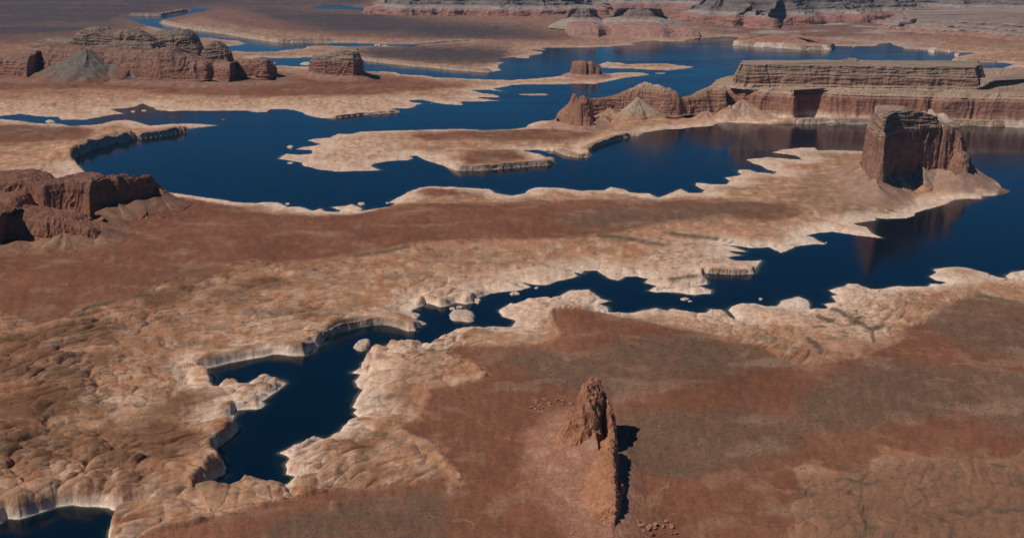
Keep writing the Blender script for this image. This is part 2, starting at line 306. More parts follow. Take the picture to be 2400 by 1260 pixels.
# ------------------------------------------------------------------ zone maps read at each vertex's own place
ZW, ZH, ZS, ZX0, ZY0 = 1760, 800, 2.0, -560, -100
def zone(polys, blur):
    m = np.zeros((ZH, ZW), np.float32)
    for p in polys:
        p = np.asarray(p, float); x = (p[:, 0] - ZX0) / ZS; y = (p[:, 1] - ZY0) / ZS
        x2, y2 = np.roll(x, -1), np.roll(y, -1)
        for i in range(max(0, int(y.min())), min(ZH, int(y.max()) + 1)):
            k = (y > i) != (y2 > i)
            if not k.any(): continue
            c = np.sort(x[k] + (i - y[k]) / (y2[k] - y[k]) * (x2[k] - x[k])).clip(0, ZW).astype(int)
            for a, b in zip(c[::2], c[1::2]): m[i, a:b] = 1
    for _ in range(3):
        for ax, n in ((1, blur), (0, max(1, blur // 2))):
            if n < 1: continue
            c = np.cumsum(np.concatenate([np.repeat(np.take(m, [0], ax), n + 1, ax), m, np.repeat(np.take(m, [-1], ax), n, ax)], ax), ax)
            L_ = m.shape[ax]
            m = (np.take(c, range(2 * n + 1, 2 * n + 1 + L_), ax) - np.take(c, range(0, L_), ax)) / (2 * n + 1)
    return m
RED = [[(1290,738),(1345,724),(1425,740),(1500,752),(1560,765),(1640,782),(1700,800),(1780,812),(1850,850),(1900,872),(1960,850),(2010,840),(2060,830),(2120,800),(2125,770),(2200,750),(2250,700),(2400,712),(3000,720),(3000,1090),(2400,1080),(2250,1065),(2100,1075),(2000,1090),(1920,1110),(1900,1160),(1880,1200),(1900,1260),(1900,1490),(1050,1490),(1060,1200),(1095,1130),(1050,1070),(1000,1040),(930,1010),(985,985),(1000,960),(1010,915),(1080,905),(1150,880),(1070,850),(1050,825),(1070,810),(1240,815),(1330,800),(1310,765)],
 [(780,1160),(850,1150),(1050,1130),(1070,1490),(240,1490),(330,1260),(480,1230),(560,1205),(640,1175),(720,1170)],
 [(-560,560),(60,560),(200,520),(330,500),(410,462),(560,486),(650,503),(800,508),(870,498),(960,476),(1140,478),(1250,472),(1400,468),(1600,472),(1700,472),(1850,480),(1900,500),(1800,520),(1700,510),(1560,520),(1440,545),(1350,556),(1240,562),(1150,560),(960,572),(860,590),(700,612),(560,628),(410,655),(300,700),(200,712),(160,750),(80,760),(0,735),(-560,700)],
 [(-560,175),(0,160),(100,180),(650,182),(860,172),(1000,190),(1140,200),(1000,212),(900,222),(700,225),(550,225),(400,222),(300,210),(-560,205)],
 [(-560,-90),(920,-90),(870,40),(1100,55),(1400,85),(1300,95),(1000,90),(800,86),(640,72),(540,55),(470,38),(300,72),(150,100),(-560,120)],
 [(-560,300),(0,290),(150,300),(230,300),(200,330),(0,335),(-560,340)],[(940,312),(1100,307),(1250,303),(1380,305),(1400,320),(1300,332),(1100,325),(1000,330)],
 [(1085,372),(1110,358),(1180,352),(1230,357),(1262,370),(1180,378),(1090,388)],[(830,115),(1000,110),(1200,115),(1170,145),(1080,152),(950,140),(850,130)],[(990,445),(1140,450),(1150,462),(980,462)],
 [(1900,100),(1960,88),(2100,80),(2400,90),(3000,90),(3000,30),(1700,40),(1650,75)]]
GREY = [[(1500,792),(1640,785),(1800,830),(1860,855),(1700,880),(1500,905),(1430,935),(1300,900),(1200,850),(1080,815),(1240,825),(1350,835)],
 [(1950,870),(2100,850),(2400,880),(3000,900),(3000,1050),(2400,1030),(2250,960),(2050,1000),(1900,1020),(1850,960)],[(2150,760),(2250,705),(3000,720),(3000,860),(2300,830)],
 [(1450,960),(1800,975),(1900,1000),(1850,1060),(1600,1130),(1480,1100)],[(830,1165),(1040,1145),(1040,1260),(1000,1490),(500,1490),(640,1230)],[(830,115),(1000,110),(1200,115),(1170,145),(1080,152),(950,140),(850,130)],
 [(-560,25),(200,20),(300,60),(150,80),(-560,90)],[(700,30),(900,40),(1250,70),(1300,85),(1000,80),(760,75)],[(1300,505),(1500,485),(1800,475),(1850,500),(1600,525),(1350,540)],[(1160,352),(1260,365),(1100,370)],
 [(1900,400),(2000,430),(2050,480),(2150,500),(2000,505),(1850,480)],[(1050,305),(1180,308),(1280,322),(1150,322)],[(-560,295),(180,298),(150,315),(-560,320)],[(1900,350),(2020,360),(2000,380),(1900,375)]]
PALE = [[(1060,650),(1300,615),(1500,640),(1660,690),(1350,660),(1200,690),(1000,705)],[(1560,560),(1750,585),(1780,640),(1600,660),(1500,620)],[(1180,720),(1380,680),(1430,730),(1290,742),(1230,800),(1190,790)],
 [(1480,735),(1900,720),(2010,665),(2110,680),(2070,800),(2000,790),(1900,760),(1650,765)],[(850,835),(1000,805),(940,870),(860,960),(830,960)],[(660,1060),(760,1030),(760,1110),(680,1115)],[(655,372),(780,315),(950,330),(960,370),(880,398),(760,400)],
 [(-560,240),(0,240),(300,238),(330,262),(0,270),(-560,268)],[(340,238),(600,235),(700,262),(400,262)],[(560,235),(900,225),(1000,240),(800,275),(640,262)],[(180,940),(340,925),(400,945),(190,955)],[(0,400),(200,385),(215,412),(0,425)],[(560,740),(720,760),(600,780)]]
ORANGE = [[(1065,835),(1080,830),(1150,868),(1152,884),(1120,878),(1070,850)],[(925,1008),(950,1008),(1050,1045),(1055,1062),(990,1040),(930,1025)],[(1025,1070),(1050,1072),(1098,1125),(1092,1145),(1075,1145)],[(970,975),(1005,965),(1010,980),(990,990)],[(1000,915),(1018,915),(1015,942),(1003,945)],[(-200,725),(0,733),(90,757),(85,765),(0,745),(-200,745)],[(500,628),(600,610),(640,618),(560,632)],[(960,570),(1150,560),(1300,570),(1240,585),(1050,578)],[(780,1175),(805,1185),(790,1210),(765,1205)],[(1290,745),(1310,765),(1330,800),(1280,812),(1285,780)],[(1560,520),(1800,530),(1850,545),(1650,550)]]
def lookup(zm, x, y, z):
    u, v = proj(x, y, z)
    i = np.clip((v - ZY0) / ZS, 0, ZH - 2); j = np.clip((u - ZX0) / ZS, 0, ZW - 2)
    i0 = i.astype(int); j0 = j.astype(int); fi = i - i0; fj = j - j0
    return (zm[i0, j0] * (1 - fi) * (1 - fj) + zm[i0, j0 + 1] * (1 - fi) * fj + zm[i0 + 1, j0] * fi * (1 - fj) + zm[i0 + 1, j0 + 1] * fi * fj)

BROWN = [[(-300,890),(480,915),(470,1080),(300,1150),(-300,1180)],[(-300,1000),(200,960),(430,965),(480,1000),(300,1065),(150,1115),(-300,1130)],[(-300,905),(100,905),(200,955),(160,975),(-300,965)],[(-300,760),(250,770),(350,800),(200,880),(-300,880)],[(300,640),(560,640),(700,640),(640,680),(400,740),(300,740)],[(2000,1180),(2400,1150),(2700,1150),(2700,1450),(1900,1450)],[(850,900),(1000,860),(950,1000),(840,1080)],[(640,1150),(900,1080),(1000,1130),(780,1150)]]
zbrown = zone(BROWN, 12); zdark = zone([[(-560,-90),(900,-90),(860,10),(700,12),(500,15),(300,35),(200,72),(100,85),(-560,95)],[(560,18),(900,32),(1100,58),(1350,92),(1000,88),(700,62)]], 6)
zlr = zone([[(1890,1130),(2100,1080),(2400,1080),(3000,1090),(3000,1490),(1880,1490),(1900,1250)],[(2000,700),(2080,760),(2050,800),(1900,780),(1860,840),(1800,800),(1900,740)],[(1500,570),(1800,540),(1850,580),(1600,640)],[(200,640),(700,640),(600,820),(100,900)]], 10)
def strokes(lines, wd):
    ps = []
    for L_ in lines:
        for (a, b), (c, e_) in zip(L_[:-1], L_[1:]):
            n_ = np.array([-(e_ - b), c - a], float); n_ /= max(np.hypot(*n_), 1e-6); n_ *= wd
            ps.append([(a + n_[0], b + n_[1]), (c + n_[0], e_ + n_[1]), (c - n_[0], e_ - n_[1]), (a - n_[0], b - n_[1])])
    return ps
zstroke = np.clip(zone(strokes([[(1915,737),(1925,745),(1955,752)],[(1945,722),(1975,730),(1985,742),(2022,746)],[(1990,746),(2020,758),(2043,773),(2046,790),(2052,803)],[(2043,772),(2075,760)],[(1885,790),(1925,812),(1932,826)],[(1340,905),(1300,885)]], 2.0), 1) * 1.3
  + zone(strokes([[(1700,925),(1640,885),(1590,880)],[(1470,965),(1520,945),(1600,920),(1700,895),(1820,868)],[(2230,1195),(2290,1205)],[(2180,1200),(2235,1222)],[(2270,1210),(2330,1180)],[(2140,1190),(2165,1170)],[(2400,1195),(2330,1198)],[(1980,1120),(2040,1135)],[(400,655),(340,672),(330,690),(240,712),(205,722),(190,738),(165,745)],[(770,600),(830,584),(862,578)],[(830,600),(900,590),(962,576)],[(1075,572),(1110,560),(1172,552)],[(380,640),(470,632),(500,630)],[(210,950),(260,925)],[(2290,690),(2400,712)],[(1570,655),(1640,645)],[(1690,560),(1560,545)],[(1560,575),(1480,560),(1400,550)]], 1.6), 1) * 1.2, 0, 1)  # dark wash lines, plus scarp and ledge shadow lines painted into the ground colour
# ------------------------------------------------------------------ heights
sc = np.clip(YY / 1500, 0.8, 8)                                   # feature size grows slowly with distance
# rock domes: cells stretched along the joint direction
def rot(x, y, a): return x * cos(a) + y * sin(a), -x * sin(a) + y * cos(a)
wx = XX + 10 * perlin(XX / 60, YY / 60) + 45 * perlin(XX / 240, YY / 240); wy = YY + 10 * perlin(XX / 60 + 40, YY / 60) + 45 * perlin(XX / 240 + 9, YY / 240)
side = sstep(-150, 60, XX - (YY - 1300) * 0.15)                    # joints turn from one side of the channel to the other
a1x, a1y = rot(wx, wy, radians(25)); a2x, a2y = rot(wx, wy, radians(58))
f1a, f2a, ida = worley(a1x / 95, a1y / 46); f1b, f2b, idb = worley(a2x / 80, a2y / 30)
F1 = f1a + (f1b - f1a) * side; F21 = (f2a - f1a) * (1 - side) + (f2b - f1b) * side
ID = np.where(side > .5, idb, ida)
g1, g2, idg = worley(a1x / 34 + 9, a1y / 17); g1b, g2b, _ = worley(a2x / 34 + 5, a2y / 12)
g1 = g1 + (g1b - g1) * side; g21 = (g2 - g1) * (1 - side) + (g2b - g1b) * side
nearw = 1 - sstep(1700, 4200, YY)
# lobed, crenellated shoreline
lob = (0.42 - F1) * (8 + 8 * isd * (DC < 60)) * nearw + (0.4 - g1) * 2.5 * nearw
nearc = np.exp(-(DC / (2.5 * np.maximum(HC, 1))) ** 2) * (HC > 0)
jag = (1 - (0.9 - .3 * isd) * nearc) * fbm(XX / (22 * sc), YY / (22 * sc), 5, gain=.62) * 3.6 * sc ** 0.9 + perlin(XX / 90, YY / 160) * 3
jag = jag * (1 - .72 * sstep(4500, 8000, YY))
lob = lob * (1 - 0.9 * nearc * (1 - isd))
sd = sd0 + np.where(np.abs(sd0) < 200, lob + jag * 0.9, 0) * (0.35 + 0.65 * np.clip(D0 / 12, 0, 1))
d = np.maximum(sd, 0)
kslope = 0.44 * CAM_H / YY * np.clip(2200 / YY, 0.45, 1.0)
A = 34 + 8 * perlin(XX / 700, YY / 700)
h = A * (1 - np.exp(-d * kslope / A)) + d * 0.012 * np.clip(YY / 9000, 0, 1)
td = np.clip(sd / (0.95 * np.maximum(HC, 1)), 0, 1); rnd = np.sqrt(np.clip(1 - (1 - td) ** 2, 0, 1)); std = sstep(-0.5, 0.42, sd / np.maximum(HC, 1))
zc = HC * (0.9 + 0.25 * perlin(XX / 60, YY / 60) + isd * (.35 * (.5 - F1))) * (std + (rnd - std) * isd) * np.exp(-(DC / (3.6 * np.maximum(HC, 1))) ** 2)
zc = zc * (1 - sstep(5200, 6800, YY)); h = np.maximum(h, zc) + 0.25 * np.minimum(h, zc)
zred = zone(RED, 7); zred_s = zone(RED, 2); zgrey = zone(GREY, 9); zpale = zone(PALE, 8); zor = zone(ORANGE, 2)
nz = fbm(XX / 130, YY / 130, 5); nzf = fbm(XX / 22, YY / 22, 4)
warpu = 10 * nz * np.clip(1500 / YY, .25, 1)
nw_ = fbm(XX / 260 + 9, YY / 200, 5); lrm = sstep(120, 320, XX) * (1 - sstep(1500, 1750, YY)); redr = lookup(zred, XX + warpu + 110 * lrm * fbm(XX / 120, YY / 120 + 30, 4), YY + 90 * lrm * fbm(XX / 110 + 40, YY / 110, 4), h); redq = redr + (0.20 + .3 * lookup(zlr, XX, YY, h)) * nw_ + 0.10 * nz + 0.07 * nzf; red = sstep(0.36, 0.64, redq); redc = sstep(0.18 - .35 * lrm, 0.72 + .5 * lrm, redq)
grey = np.clip(lookup(zgrey, XX, YY, h) + 0.35 * nz * lookup(zgrey, XX, YY, h), 0, 1)
pale = lookup(zpale, XX, YY, h); orng = lookup(zor, XX, YY, h)
rock = (1 - red)
damp = sstep(0, 18, d + 3)
dome = 0.62 * np.sqrt(np.clip(F21 * 1.7, 0, 1)) + 0.5 * np.sqrt(np.clip(1.05 - F1 * F1, 0.02, 1)) - 0.42
dome2 = np.sqrt(np.clip(g21 * 1.8, 0, 1)) - .5
crack = sstep(0.0, 0.17, F21); crack2 = sstep(0, 0.22, g21)
wild = np.clip(0.8 + 0.9 * perlin(XX / 260 + 3, YY / 260), 0.2, 1.5) * (1 - .75 * sstep(260, 420, XX + (1500 - YY) * .1) * (1 - sstep(1500, 1700, YY)))
wild = wild * (1 - .55 * sstep(-150, 150, XX - .05 * (YY - 1500)) * sstep(1250, 1500, YY)) * (1 - .6 * sstep(2000, 2900, YY))
rock_j = np.clip(wild, 0, 1)
h += rock * damp * nearw * wild * (15 * dome * (0.45 + 0.9 * ID) + 3.4 * dome2 - 1.2 * (1 - crack) + 1.5 * (0.5 - g1))
h += rock * damp * (1.3 * sc * ridged(XX / (110 * sc), YY / (70 * sc), 3) + 0.30 * nzf)
# long joints and little washes
wx2 = XX + 5 * perlin(XX / 90, YY / 90 + 5); wy2 = YY + 5 * perlin(XX / 90 + 4, YY / 90); b1x, b1y = rot(wx2, wy2, radians(25)); b2x, b2y = rot(wx2, wy2, radians(52)); j1 = np.abs(perlin(b1x / 420, b1y / 26)); j2 = np.abs(perlin(b2x / 300, b2y / 21 + 7))
jn = j1 * (1 - side) + j2 * side
h -= rock * rock_j * damp * 1.9 * (1 - sstep(0, 0.13, jn)) * np.clip(sc, 1, 2)
jd = ridged(XX / 240 + 3, YY / 240, 3); wash = sstep(0.80, 0.93, jd)
h -= 2.0 * wash * damp * (0.3 + rock)
# stepped ledges in the rock
T_ = 5.5 * np.clip(sc, 1, 4); q = (h + 1.8 * nz * sc ** .5) / T_; fq = q - np.floor(q)
h += rock * damp * 0.25 * T_ * (sstep(0.35, 0.75, fq) - fq)
# plains a few metres above the rock, with a little swell
h += red * damp * (2.0 + 1.6 * nz * np.clip(sc, 1, 3) + 0.25 * nzf) + 3.0 * orng * damp
for nm, amp, lam in (('a', 9, 900), ('b', 5, 420)):
    h += amp * damp * np.clip(d / 300, 0, 1) * perlin(XX / lam, YY / lam) * sstep(3000, 9000, YY)
bench = ridged(XX / 2600 + 5, YY / 1800, 4); h += sstep(8000, 12000, YY) * np.clip(d / 500, 0, 1) * 10 * sstep(0.25, 0.5, bench)
bench_far = fbm(XX / 9000, YY / 9000, 4); h += sstep(17500, 24000, YY) * 300 * sstep(-.1, .15, bench_far)
h = np.where(sd > 0, np.maximum(h * sstep(-1.0, 5, d), np.minimum(d, 6) * 0.12) , sd * 0.35)
h = np.maximum(h, -25).astype(np.float32)
HGT = h
def ground_z(x, y):
    x = np.asarray(x, float); y = np.asarray(y, float)
    i = np.interp(y, Ys, np.arange(NR)); j = np.interp(x / y, Ss, np.arange(NC))
    i0 = np.clip(i.astype(int), 0, NR - 2); j0 = np.clip(j.astype(int), 0, NC - 2); fi = i - i0; fj = j - j0
    H = HGT
    return H[i0, j0] * (1 - fi) * (1 - fj) + H[i0, j0 + 1] * (1 - fi) * fj + H[i0 + 1, j0] * fi * (1 - fj) + H[i0 + 1, j0 + 1] * fi * fj

# ------------------------------------------------------------------ ground colours (what the rock and sand are, plus painted ledge shadow lines)
C = np.zeros((NR, NC, 3), np.float32)
tan_c = np.array((0.46, 0.255, 0.152), np.float32)
C[:] = tan_c
C = mixc(C, (0.40, 0.190, 0.100), np.clip(0.40 + 1.1 * fbm(XX / 75, YY / 75, 4), 0, 1))
C = mixc(C, (0.58, 0.365, 0.245), np.clip(1.6 * fbm(XX / 38 + 8, YY / 55, 4) - 0.1, 0, 0.8))
C = mixc(C, (0.25, 0.165, 0.11), np.clip(1.3 * fbm(XX / 120 - 4, YY / 60 + 9, 5) - 0.25, 0, 0.7))
inl = sstep(60, 420, d / sc ** .5 + 60 * nz); C = mixc(C, (0.285, 0.130, 0.070), inl * (0.65 + 0.35 * nz)); brown = lookup(zbrown, XX, YY, h); C = mixc(C, (0.165, 0.078, 0.041), np.clip(brown * (0.5 + 0.8 * nz), 0, .85))
strat = perlin(h / 2.3 + 1.2 * nz, nz * 2); C *= (1 + 0.17 * strat * rock)[..., None]; st2 = perlin((h + .06 * b1x) / 1.15, nz * 3 + 5); C *= (1 + 0.12 * st2 * rock * nearw)[..., None]
# the pale ring left by the fallen lake level: by height over the water and nearness to it
ring_h = 17 * (1 + 0.3 * nz)
ring = (1 - sstep(ring_h * 0.75, ring_h * 1.15, h)) * (1 - sstep(18, 85, d / sc ** .45 + 22 * nz + 10 * nzf)) * (1 - 0.75 * red)
ringc = np.array((0.74, 0.535, 0.405)); ringk = np.clip(ring * (0.80 + 0.5 * nzf) * (1 - .45 * sstep(2500, 5500, YY)), 0, 0.97)
C = mixc(C, ringc, ringk); C = mixc(C, (0.84, 0.68, 0.56), (1 - sstep(2.5, 6, h)) * rock * .7 * (1 - .85 * sstep(1900, 3600, YY)))
C = mixc(C, (0.68, 0.46, 0.33), np.clip(pale * (0.50 + 0.7 * nzf) * (1 - red), 0, 0.85))
bath = perlin(h / 1.3, nz) * (1 - sstep(14, 24, h)); C *= (1 + 0.12 * bath * rock)[..., None]
Rd = np.zeros_like(C); Rd[:] = (0.205, 0.081, 0.046)
Rd = mixc(Rd, (0.265, 0.110, 0.062), np.clip(0.9 * fbm(XX / 160 + 3, YY / 230, 4) + 0.15, 0, 0.9))
Rd = mixc(Rd, (0.165, 0.100, 0.064), np.clip(grey * (0.9 + 0.6 * nzf), 0, 0.9))
Rd = mixc(Rd, (0.33, 0.20, 0.135), np.clip(1.3 * fbm(XX / 160 - 7, YY / 110, 5) - 0.5, 0, 0.5))
dl = np.abs(perlin(XX / 210 + .35 * nz, YY / 150 + .3 * nw_)); dl2 = np.abs(perlin(XX / 90 + 7 + .4 * nz, YY / 80))
Rd = mixc(Rd, (0.34, 0.165, 0.10), np.clip((1 - sstep(0, .035, dl)) * .55 + (1 - sstep(0, .04, dl2)) * .25, 0, .7) * (0.4 + 0.6 * sstep(-.3, .5, nw_)))
Rd = mixc(Rd, (0.13, 0.075, 0.05), np.clip((1 - sstep(0, .02, np.abs(dl - .03))) * .35, 0, .5))
Rd = mixc(Rd, (0.30, 0.165, 0.105), np.clip(sstep(.35, .9, fbm(XX / 55 + 3, YY / 70, 5) + .4 * nw_), 0, 1) * .45)
C = C * (1 - redc[..., None]) + Rd * redc[..., None]
lr = lookup(zlr, XX, YY, h); lrr = lr * (XX > 180) * (YY < 1500); C = mixc(C, (0.255, 0.128, 0.078), np.clip(lrr * .9, 0, 1)); veg = lr * sstep(.50, .75, fbm(b1x / 26 + nz, b1y / 15, 5) + .5 * nw_) ; C = mixc(C, (0.125, 0.10, 0.065), np.clip(veg, 0, .65)); stroke = lookup(zstroke, XX + 5 * nzf + 6 * nz, YY + 6 * nzf, h); C = mixc(C, (0.115, 0.085, 0.055), np.clip(stroke * (1.8 + 0.8 * nzf) * (0.22 + 0.78 * rock), 0, 0.85))
C = mixc(C, (0.44, 0.20, 0.11), np.clip(orng * 0.8 * (0.5 + 1.2 * nzf), 0, 0.75))
C = mixc(C, (0.19, 0.145, 0.10), np.clip(grey * rock * 0.5 * (1 + nzf), 0, 0.6))
C = mixc(C, (0.13, 0.10, 0.065), np.clip(wash * 0.75 * damp * (0.5 + nzf), 0, 0.6) * (0.35 + 0.65 * rock))
C = mixc(C, (0.10, 0.07, 0.05), rock * rock_j * damp * nearw * 0.8 * (1 - sstep(0, 0.045, jn)))
C = mixc(C, (0.12, 0.08, 0.055), rock * rock_j * damp * nearw * 0.55 * (1 - sstep(0, 0.07, F21)))
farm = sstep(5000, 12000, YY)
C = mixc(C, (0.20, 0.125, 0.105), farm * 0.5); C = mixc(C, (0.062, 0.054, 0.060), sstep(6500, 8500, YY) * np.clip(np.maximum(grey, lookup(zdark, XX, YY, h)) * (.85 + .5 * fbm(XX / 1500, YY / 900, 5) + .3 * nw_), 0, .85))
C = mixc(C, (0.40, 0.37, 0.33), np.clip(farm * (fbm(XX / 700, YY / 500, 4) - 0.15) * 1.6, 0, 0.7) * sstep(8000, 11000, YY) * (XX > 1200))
C = mixc(C, (0.10, 0.085, 0.05), (1 - sstep(-8, -1, sd)))
var = 1 + 0.16 * fbm(XX / (12 * sc ** .7), YY / (16 * sc ** .7), 4) + 0.10 * nw_
C = C * var[..., None]
C = np.clip(C, 0.01, 0.8)

def ground_col(x, y):
    i = np.clip(np.searchsorted(Ys, y), 0, NR - 1); j = np.clip(np.searchsorted(Ss, x / y), 0, NC - 1)
    return C[i, j]
# ------------------------------------------------------------------ link ground and water
idx = (np.arange(NR - 1)[:, None] * NC + np.arange(NC - 1)[None, :])
quads = np.stack([idx, idx + 1, idx + NC + 1, idx + NC], -1)
deep = (HGT < -20); dq = deep[:-1, :-1] & deep[1:, :-1] & deep[:-1, 1:] & deep[1:, 1:]
V = np.stack([XX, YY, HGT], -1).reshape(-1, 3)
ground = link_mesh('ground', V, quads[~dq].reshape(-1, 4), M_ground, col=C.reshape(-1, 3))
tag(ground, 'red desert plains and pale slickrock shores around the lake', kind='structure')
# lake bed below the steep part
bx, by = 160000.0, 95000.0
bed = link_mesh('lake_bed', [(-bx, 300, -27), (bx, 300, -27), (bx, by, -27), (-bx, by, -27)], [(0, 1, 2, 3)], M_ground, col=np.full((4, 3), 0.05, np.float32))
tag(bed, 'dark bed under the lake', kind='structure')
i2 = np.arange(0, NR, 2); j2_ = np.arange(0, NC, 2)
Xw, Yw = XX[np.ix_(i2, j2_)], YY[np.ix_(i2, j2_)]; sdw = sd[np.ix_(i2, j2_)]
shal = np.exp(np.minimum(sdw + 1, 0) / np.clip(7.5 * (Yw / 2000) ** .5 * (1 + 0.6 * perlin(Xw / 120, Yw / 120)), 2, 12))
nr2, nc2 = Xw.shape; idw = (np.arange(nr2 - 1)[:, None] * nc2 + np.arange(nc2 - 1)[None, :])
qw = np.stack([idw, idw + 1, idw + nc2 + 1, idw + nc2], -1)
wet = (sdw < 25 * np.maximum(1, Yw / 3000)); wq = wet[:-1, :-1] | wet[1:, :-1] | wet[:-1, 1:] | wet[1:, 1:]
lake = link_mesh('water', np.stack([Xw, Yw, Xw * 0], -1).reshape(-1, 3), qw[wq].reshape(-1, 4), M_water, attrs={'shallow': shal.reshape(-1)})
tag(lake, 'deep blue calm lake winding between the desert shores', kind='structure')

# ------------------------------------------------------------------ rock bodies: a control lattice refined and weathered
def weather(P, flute, lam, rough, zc=5.0, ledge=0.0, lscale=9.0, seed=0, edge=True):
    """P (a, b, 3) grid; push points along their normals with vertical joints, ledges and roughness"""
    du = np.gradient(P, axis=0); dv = np.gradient(P, axis=1); n = np.cross(du, dv)
    n /= np.maximum(np.linalg.norm(n, axis=2, keepdims=True), 1e-6)
    c = P.reshape(-1, 3).mean(0)
    # outward
    o = P - c; o[..., 2] *= 0.3
    if (n * o).sum() < 0: n = -n
    x, y, z = P[..., 0] + seed * 131.0, P[..., 1] + seed * 57.0, P[..., 2]
    wq = perlin3(x / (lam * 1.7), y / (lam * 1.7), z / (lam * 2.2)) * lam * .55; x = x + wq; y = y - wq
    am = 0.55 + 0.9 * np.clip(perlin3(x / (lam * 2.6) + 5, y / (lam * 2.6), z / (lam * 6)) + .35, 0, 1)
    r1 = 1 - 2.4 * np.abs(perlin3(x / lam, y / lam, z / (lam * zc)))
    r2 = 1 - 2.4 * np.abs(perlin3(x / (lam * .38), y / (lam * .38), z / (lam * .38 * zc)))
    r3 = fbm3(x / (lam * .16), y / (lam * .16), z / (lam * .3), 2)
    steep = np.clip(1.25 - np.abs(n[..., 2]), 0.15, 1)
    disp = steep * flute * am * (0.9 * r1 + 0.42 * r2) + rough * r3 + flute * 0.9 * perlin3(x / (lam * 3), y / (lam * 3), z / (lam * 5))
    if ledge:
        l = perlin3(x / (lscale * 8), y / (lscale * 8), z / lscale) + .7 * perlin3(x / (lscale * 18), y / (lscale * 18), z / (lscale * 2.6))
        disp = disp + ledge * steep * (np.sign(l) * np.abs(l * 1.6) ** 0.5)
    return P + n * disp[..., None]
def lattice(ctrl, res, res2=None, closed=False, smooth=0):
    P = np.asarray(ctrl, float)
    if closed: P = np.concatenate([P, P[:1]], 0)
    def refine(P, ax, res):
        segs = []
        A = np.moveaxis(P, ax, 0)
        for k in range(len(A) - 1):
            L_ = np.linalg.norm(A[k + 1] - A[k], axis=-1).max(); n = max(1, int(math.ceil(L_ / res)))
            tt = np.linspace(0, 1, n, endpoint=False)[:, None, None]
            segs.append(A[k][None] * (1 - tt) + A[k + 1][None] * tt)
        segs.append(A[-1:]); return np.moveaxis(np.concatenate(segs, 0), 0, ax)
    P = refine(P, 0, res); P = refine(P, 1, res2 or res)
    for _ in range(smooth):
        Q = P.copy()
        if closed:
            A_ = P[:-1]; Q[:-1] = (np.roll(A_, 1, 0) + np.roll(A_, -1, 0) + 2 * A_) / 4; Q[-1] = Q[0]
        else: Q[1:-1] = (P[:-2] + P[2:] + 2 * P[1:-1]) / 4
        P = Q.copy(); P[:, 1:-1] = (Q[:, :-2] + Q[:, 2:] + 2 * Q[:, 1:-1]) / 4
    return P
RB = [(-50,(.42,.30,.22)),(0,(.52,.38,.29)),(14,(.42,.25,.17)),(22,(.30,.145,.095)),(600,(.27,.125,.085))]
def band_color(P, bands, seed=0, streak=0.5, zj=2.5):
    x, y, z = P[..., 0], P[..., 1], P[..., 2]
    zz = z + zj * perlin(x / 70 + seed, y / 70) + 0.8 * zj * perlin(z / 3.1, x / 300)
    zs = [b[0] for b in bands]; cs = np.array([b[1] for b in bands])
    c = np.stack([np.interp(zz, zs, cs[:, i]) for i in range(3)], -1)
    st = perlin3(x / 9 + seed, y / 9, z / 90) + 0.6 * perlin3(x / 3.5, y / 3.5, z / 60)
    c *= 1.0; c *= (1 - streak * np.clip(st * 0.9, -0.2, 0.8) * np.clip(.5 + perlin3(x / 70, y / 70 + 3, z / 120), 0.1, 1.2))[..., None]
    c *= (1 + 0.22 * perlin3(x / 160 + 3, y / 160, z / 4.5))[..., None]
    c *= (1 + 0.14 * fbm3(x / 30, y / 30, z / 14, 2))[..., None]
    return np.clip(c, 0.01, 0.8)
def grid_faces(a, b):
    i = (np.arange(a - 1)[:, None] * b + np.arange(b - 1)[None, :])
    return np.stack([i, i + b, i + b + 1, i + 1], -1).reshape(-1, 4)
def body(name, P, mat, bands, parent=None, seed=0, cap=False, streak=0.5, smooth=False):
    a, b = P.shape[:2]; V = P.reshape(-1, 3); col = band_color(P, bands, seed, streak).reshape(-1, 3); tr = None
    if cap:                                                   # close the top ring (closed outline): fan to inner point
        top = P[:-1, -1]; c = top.mean(0); V = np.concatenate([V, c[None]]); col = np.concatenate([col, col[b - 1][None]])
        k = np.arange(a - 1); tr = np.stack([k * b + b - 1, ((k + 1) % a) * b + b - 1, np.full(a - 1, a * b)], -1)
    return link_mesh(name, V, grid_faces(a, b), mat, parent, col=col, smooth=smooth, tris=tr)
def outline_px(pts, z):
    x, y = G(*np.asarray(pts, float).T, z); return np.stack([x, y], -1)
def normals2(o):
    t = np.roll(o, -1, 0) - np.roll(o, 1, 0); n = np.stack([t[:, 1], -t[:, 0]], -1); n /= np.maximum(np.linalg.norm(n, axis=1, keepdims=True), 1e-6)
    area = 0.5 * np.sum(o[:, 0] * np.roll(o[:, 1], -1) - np.roll(o[:, 0], -1) * o[:, 1])
    return n if area > 0 else -n
def resample(o, step):
    p = np.concatenate([o, o[:1]]); L_ = np.concatenate([[0], np.cumsum(np.linalg.norm(np.diff(p, axis=0), axis=1))])
    n = max(12, int(L_[-1] / step)); s = np.linspace(0, L_[-1], n, endpoint=False)
    return np.stack([np.interp(s, L_, p[:, 0]), np.interp(s, L_, p[:, 1])], -1)
def smooth_closed(o, k):
    for _ in range(k): o = (np.roll(o, 1, 0) + np.roll(o, -1, 0) + 2 * o) / 4
    return o
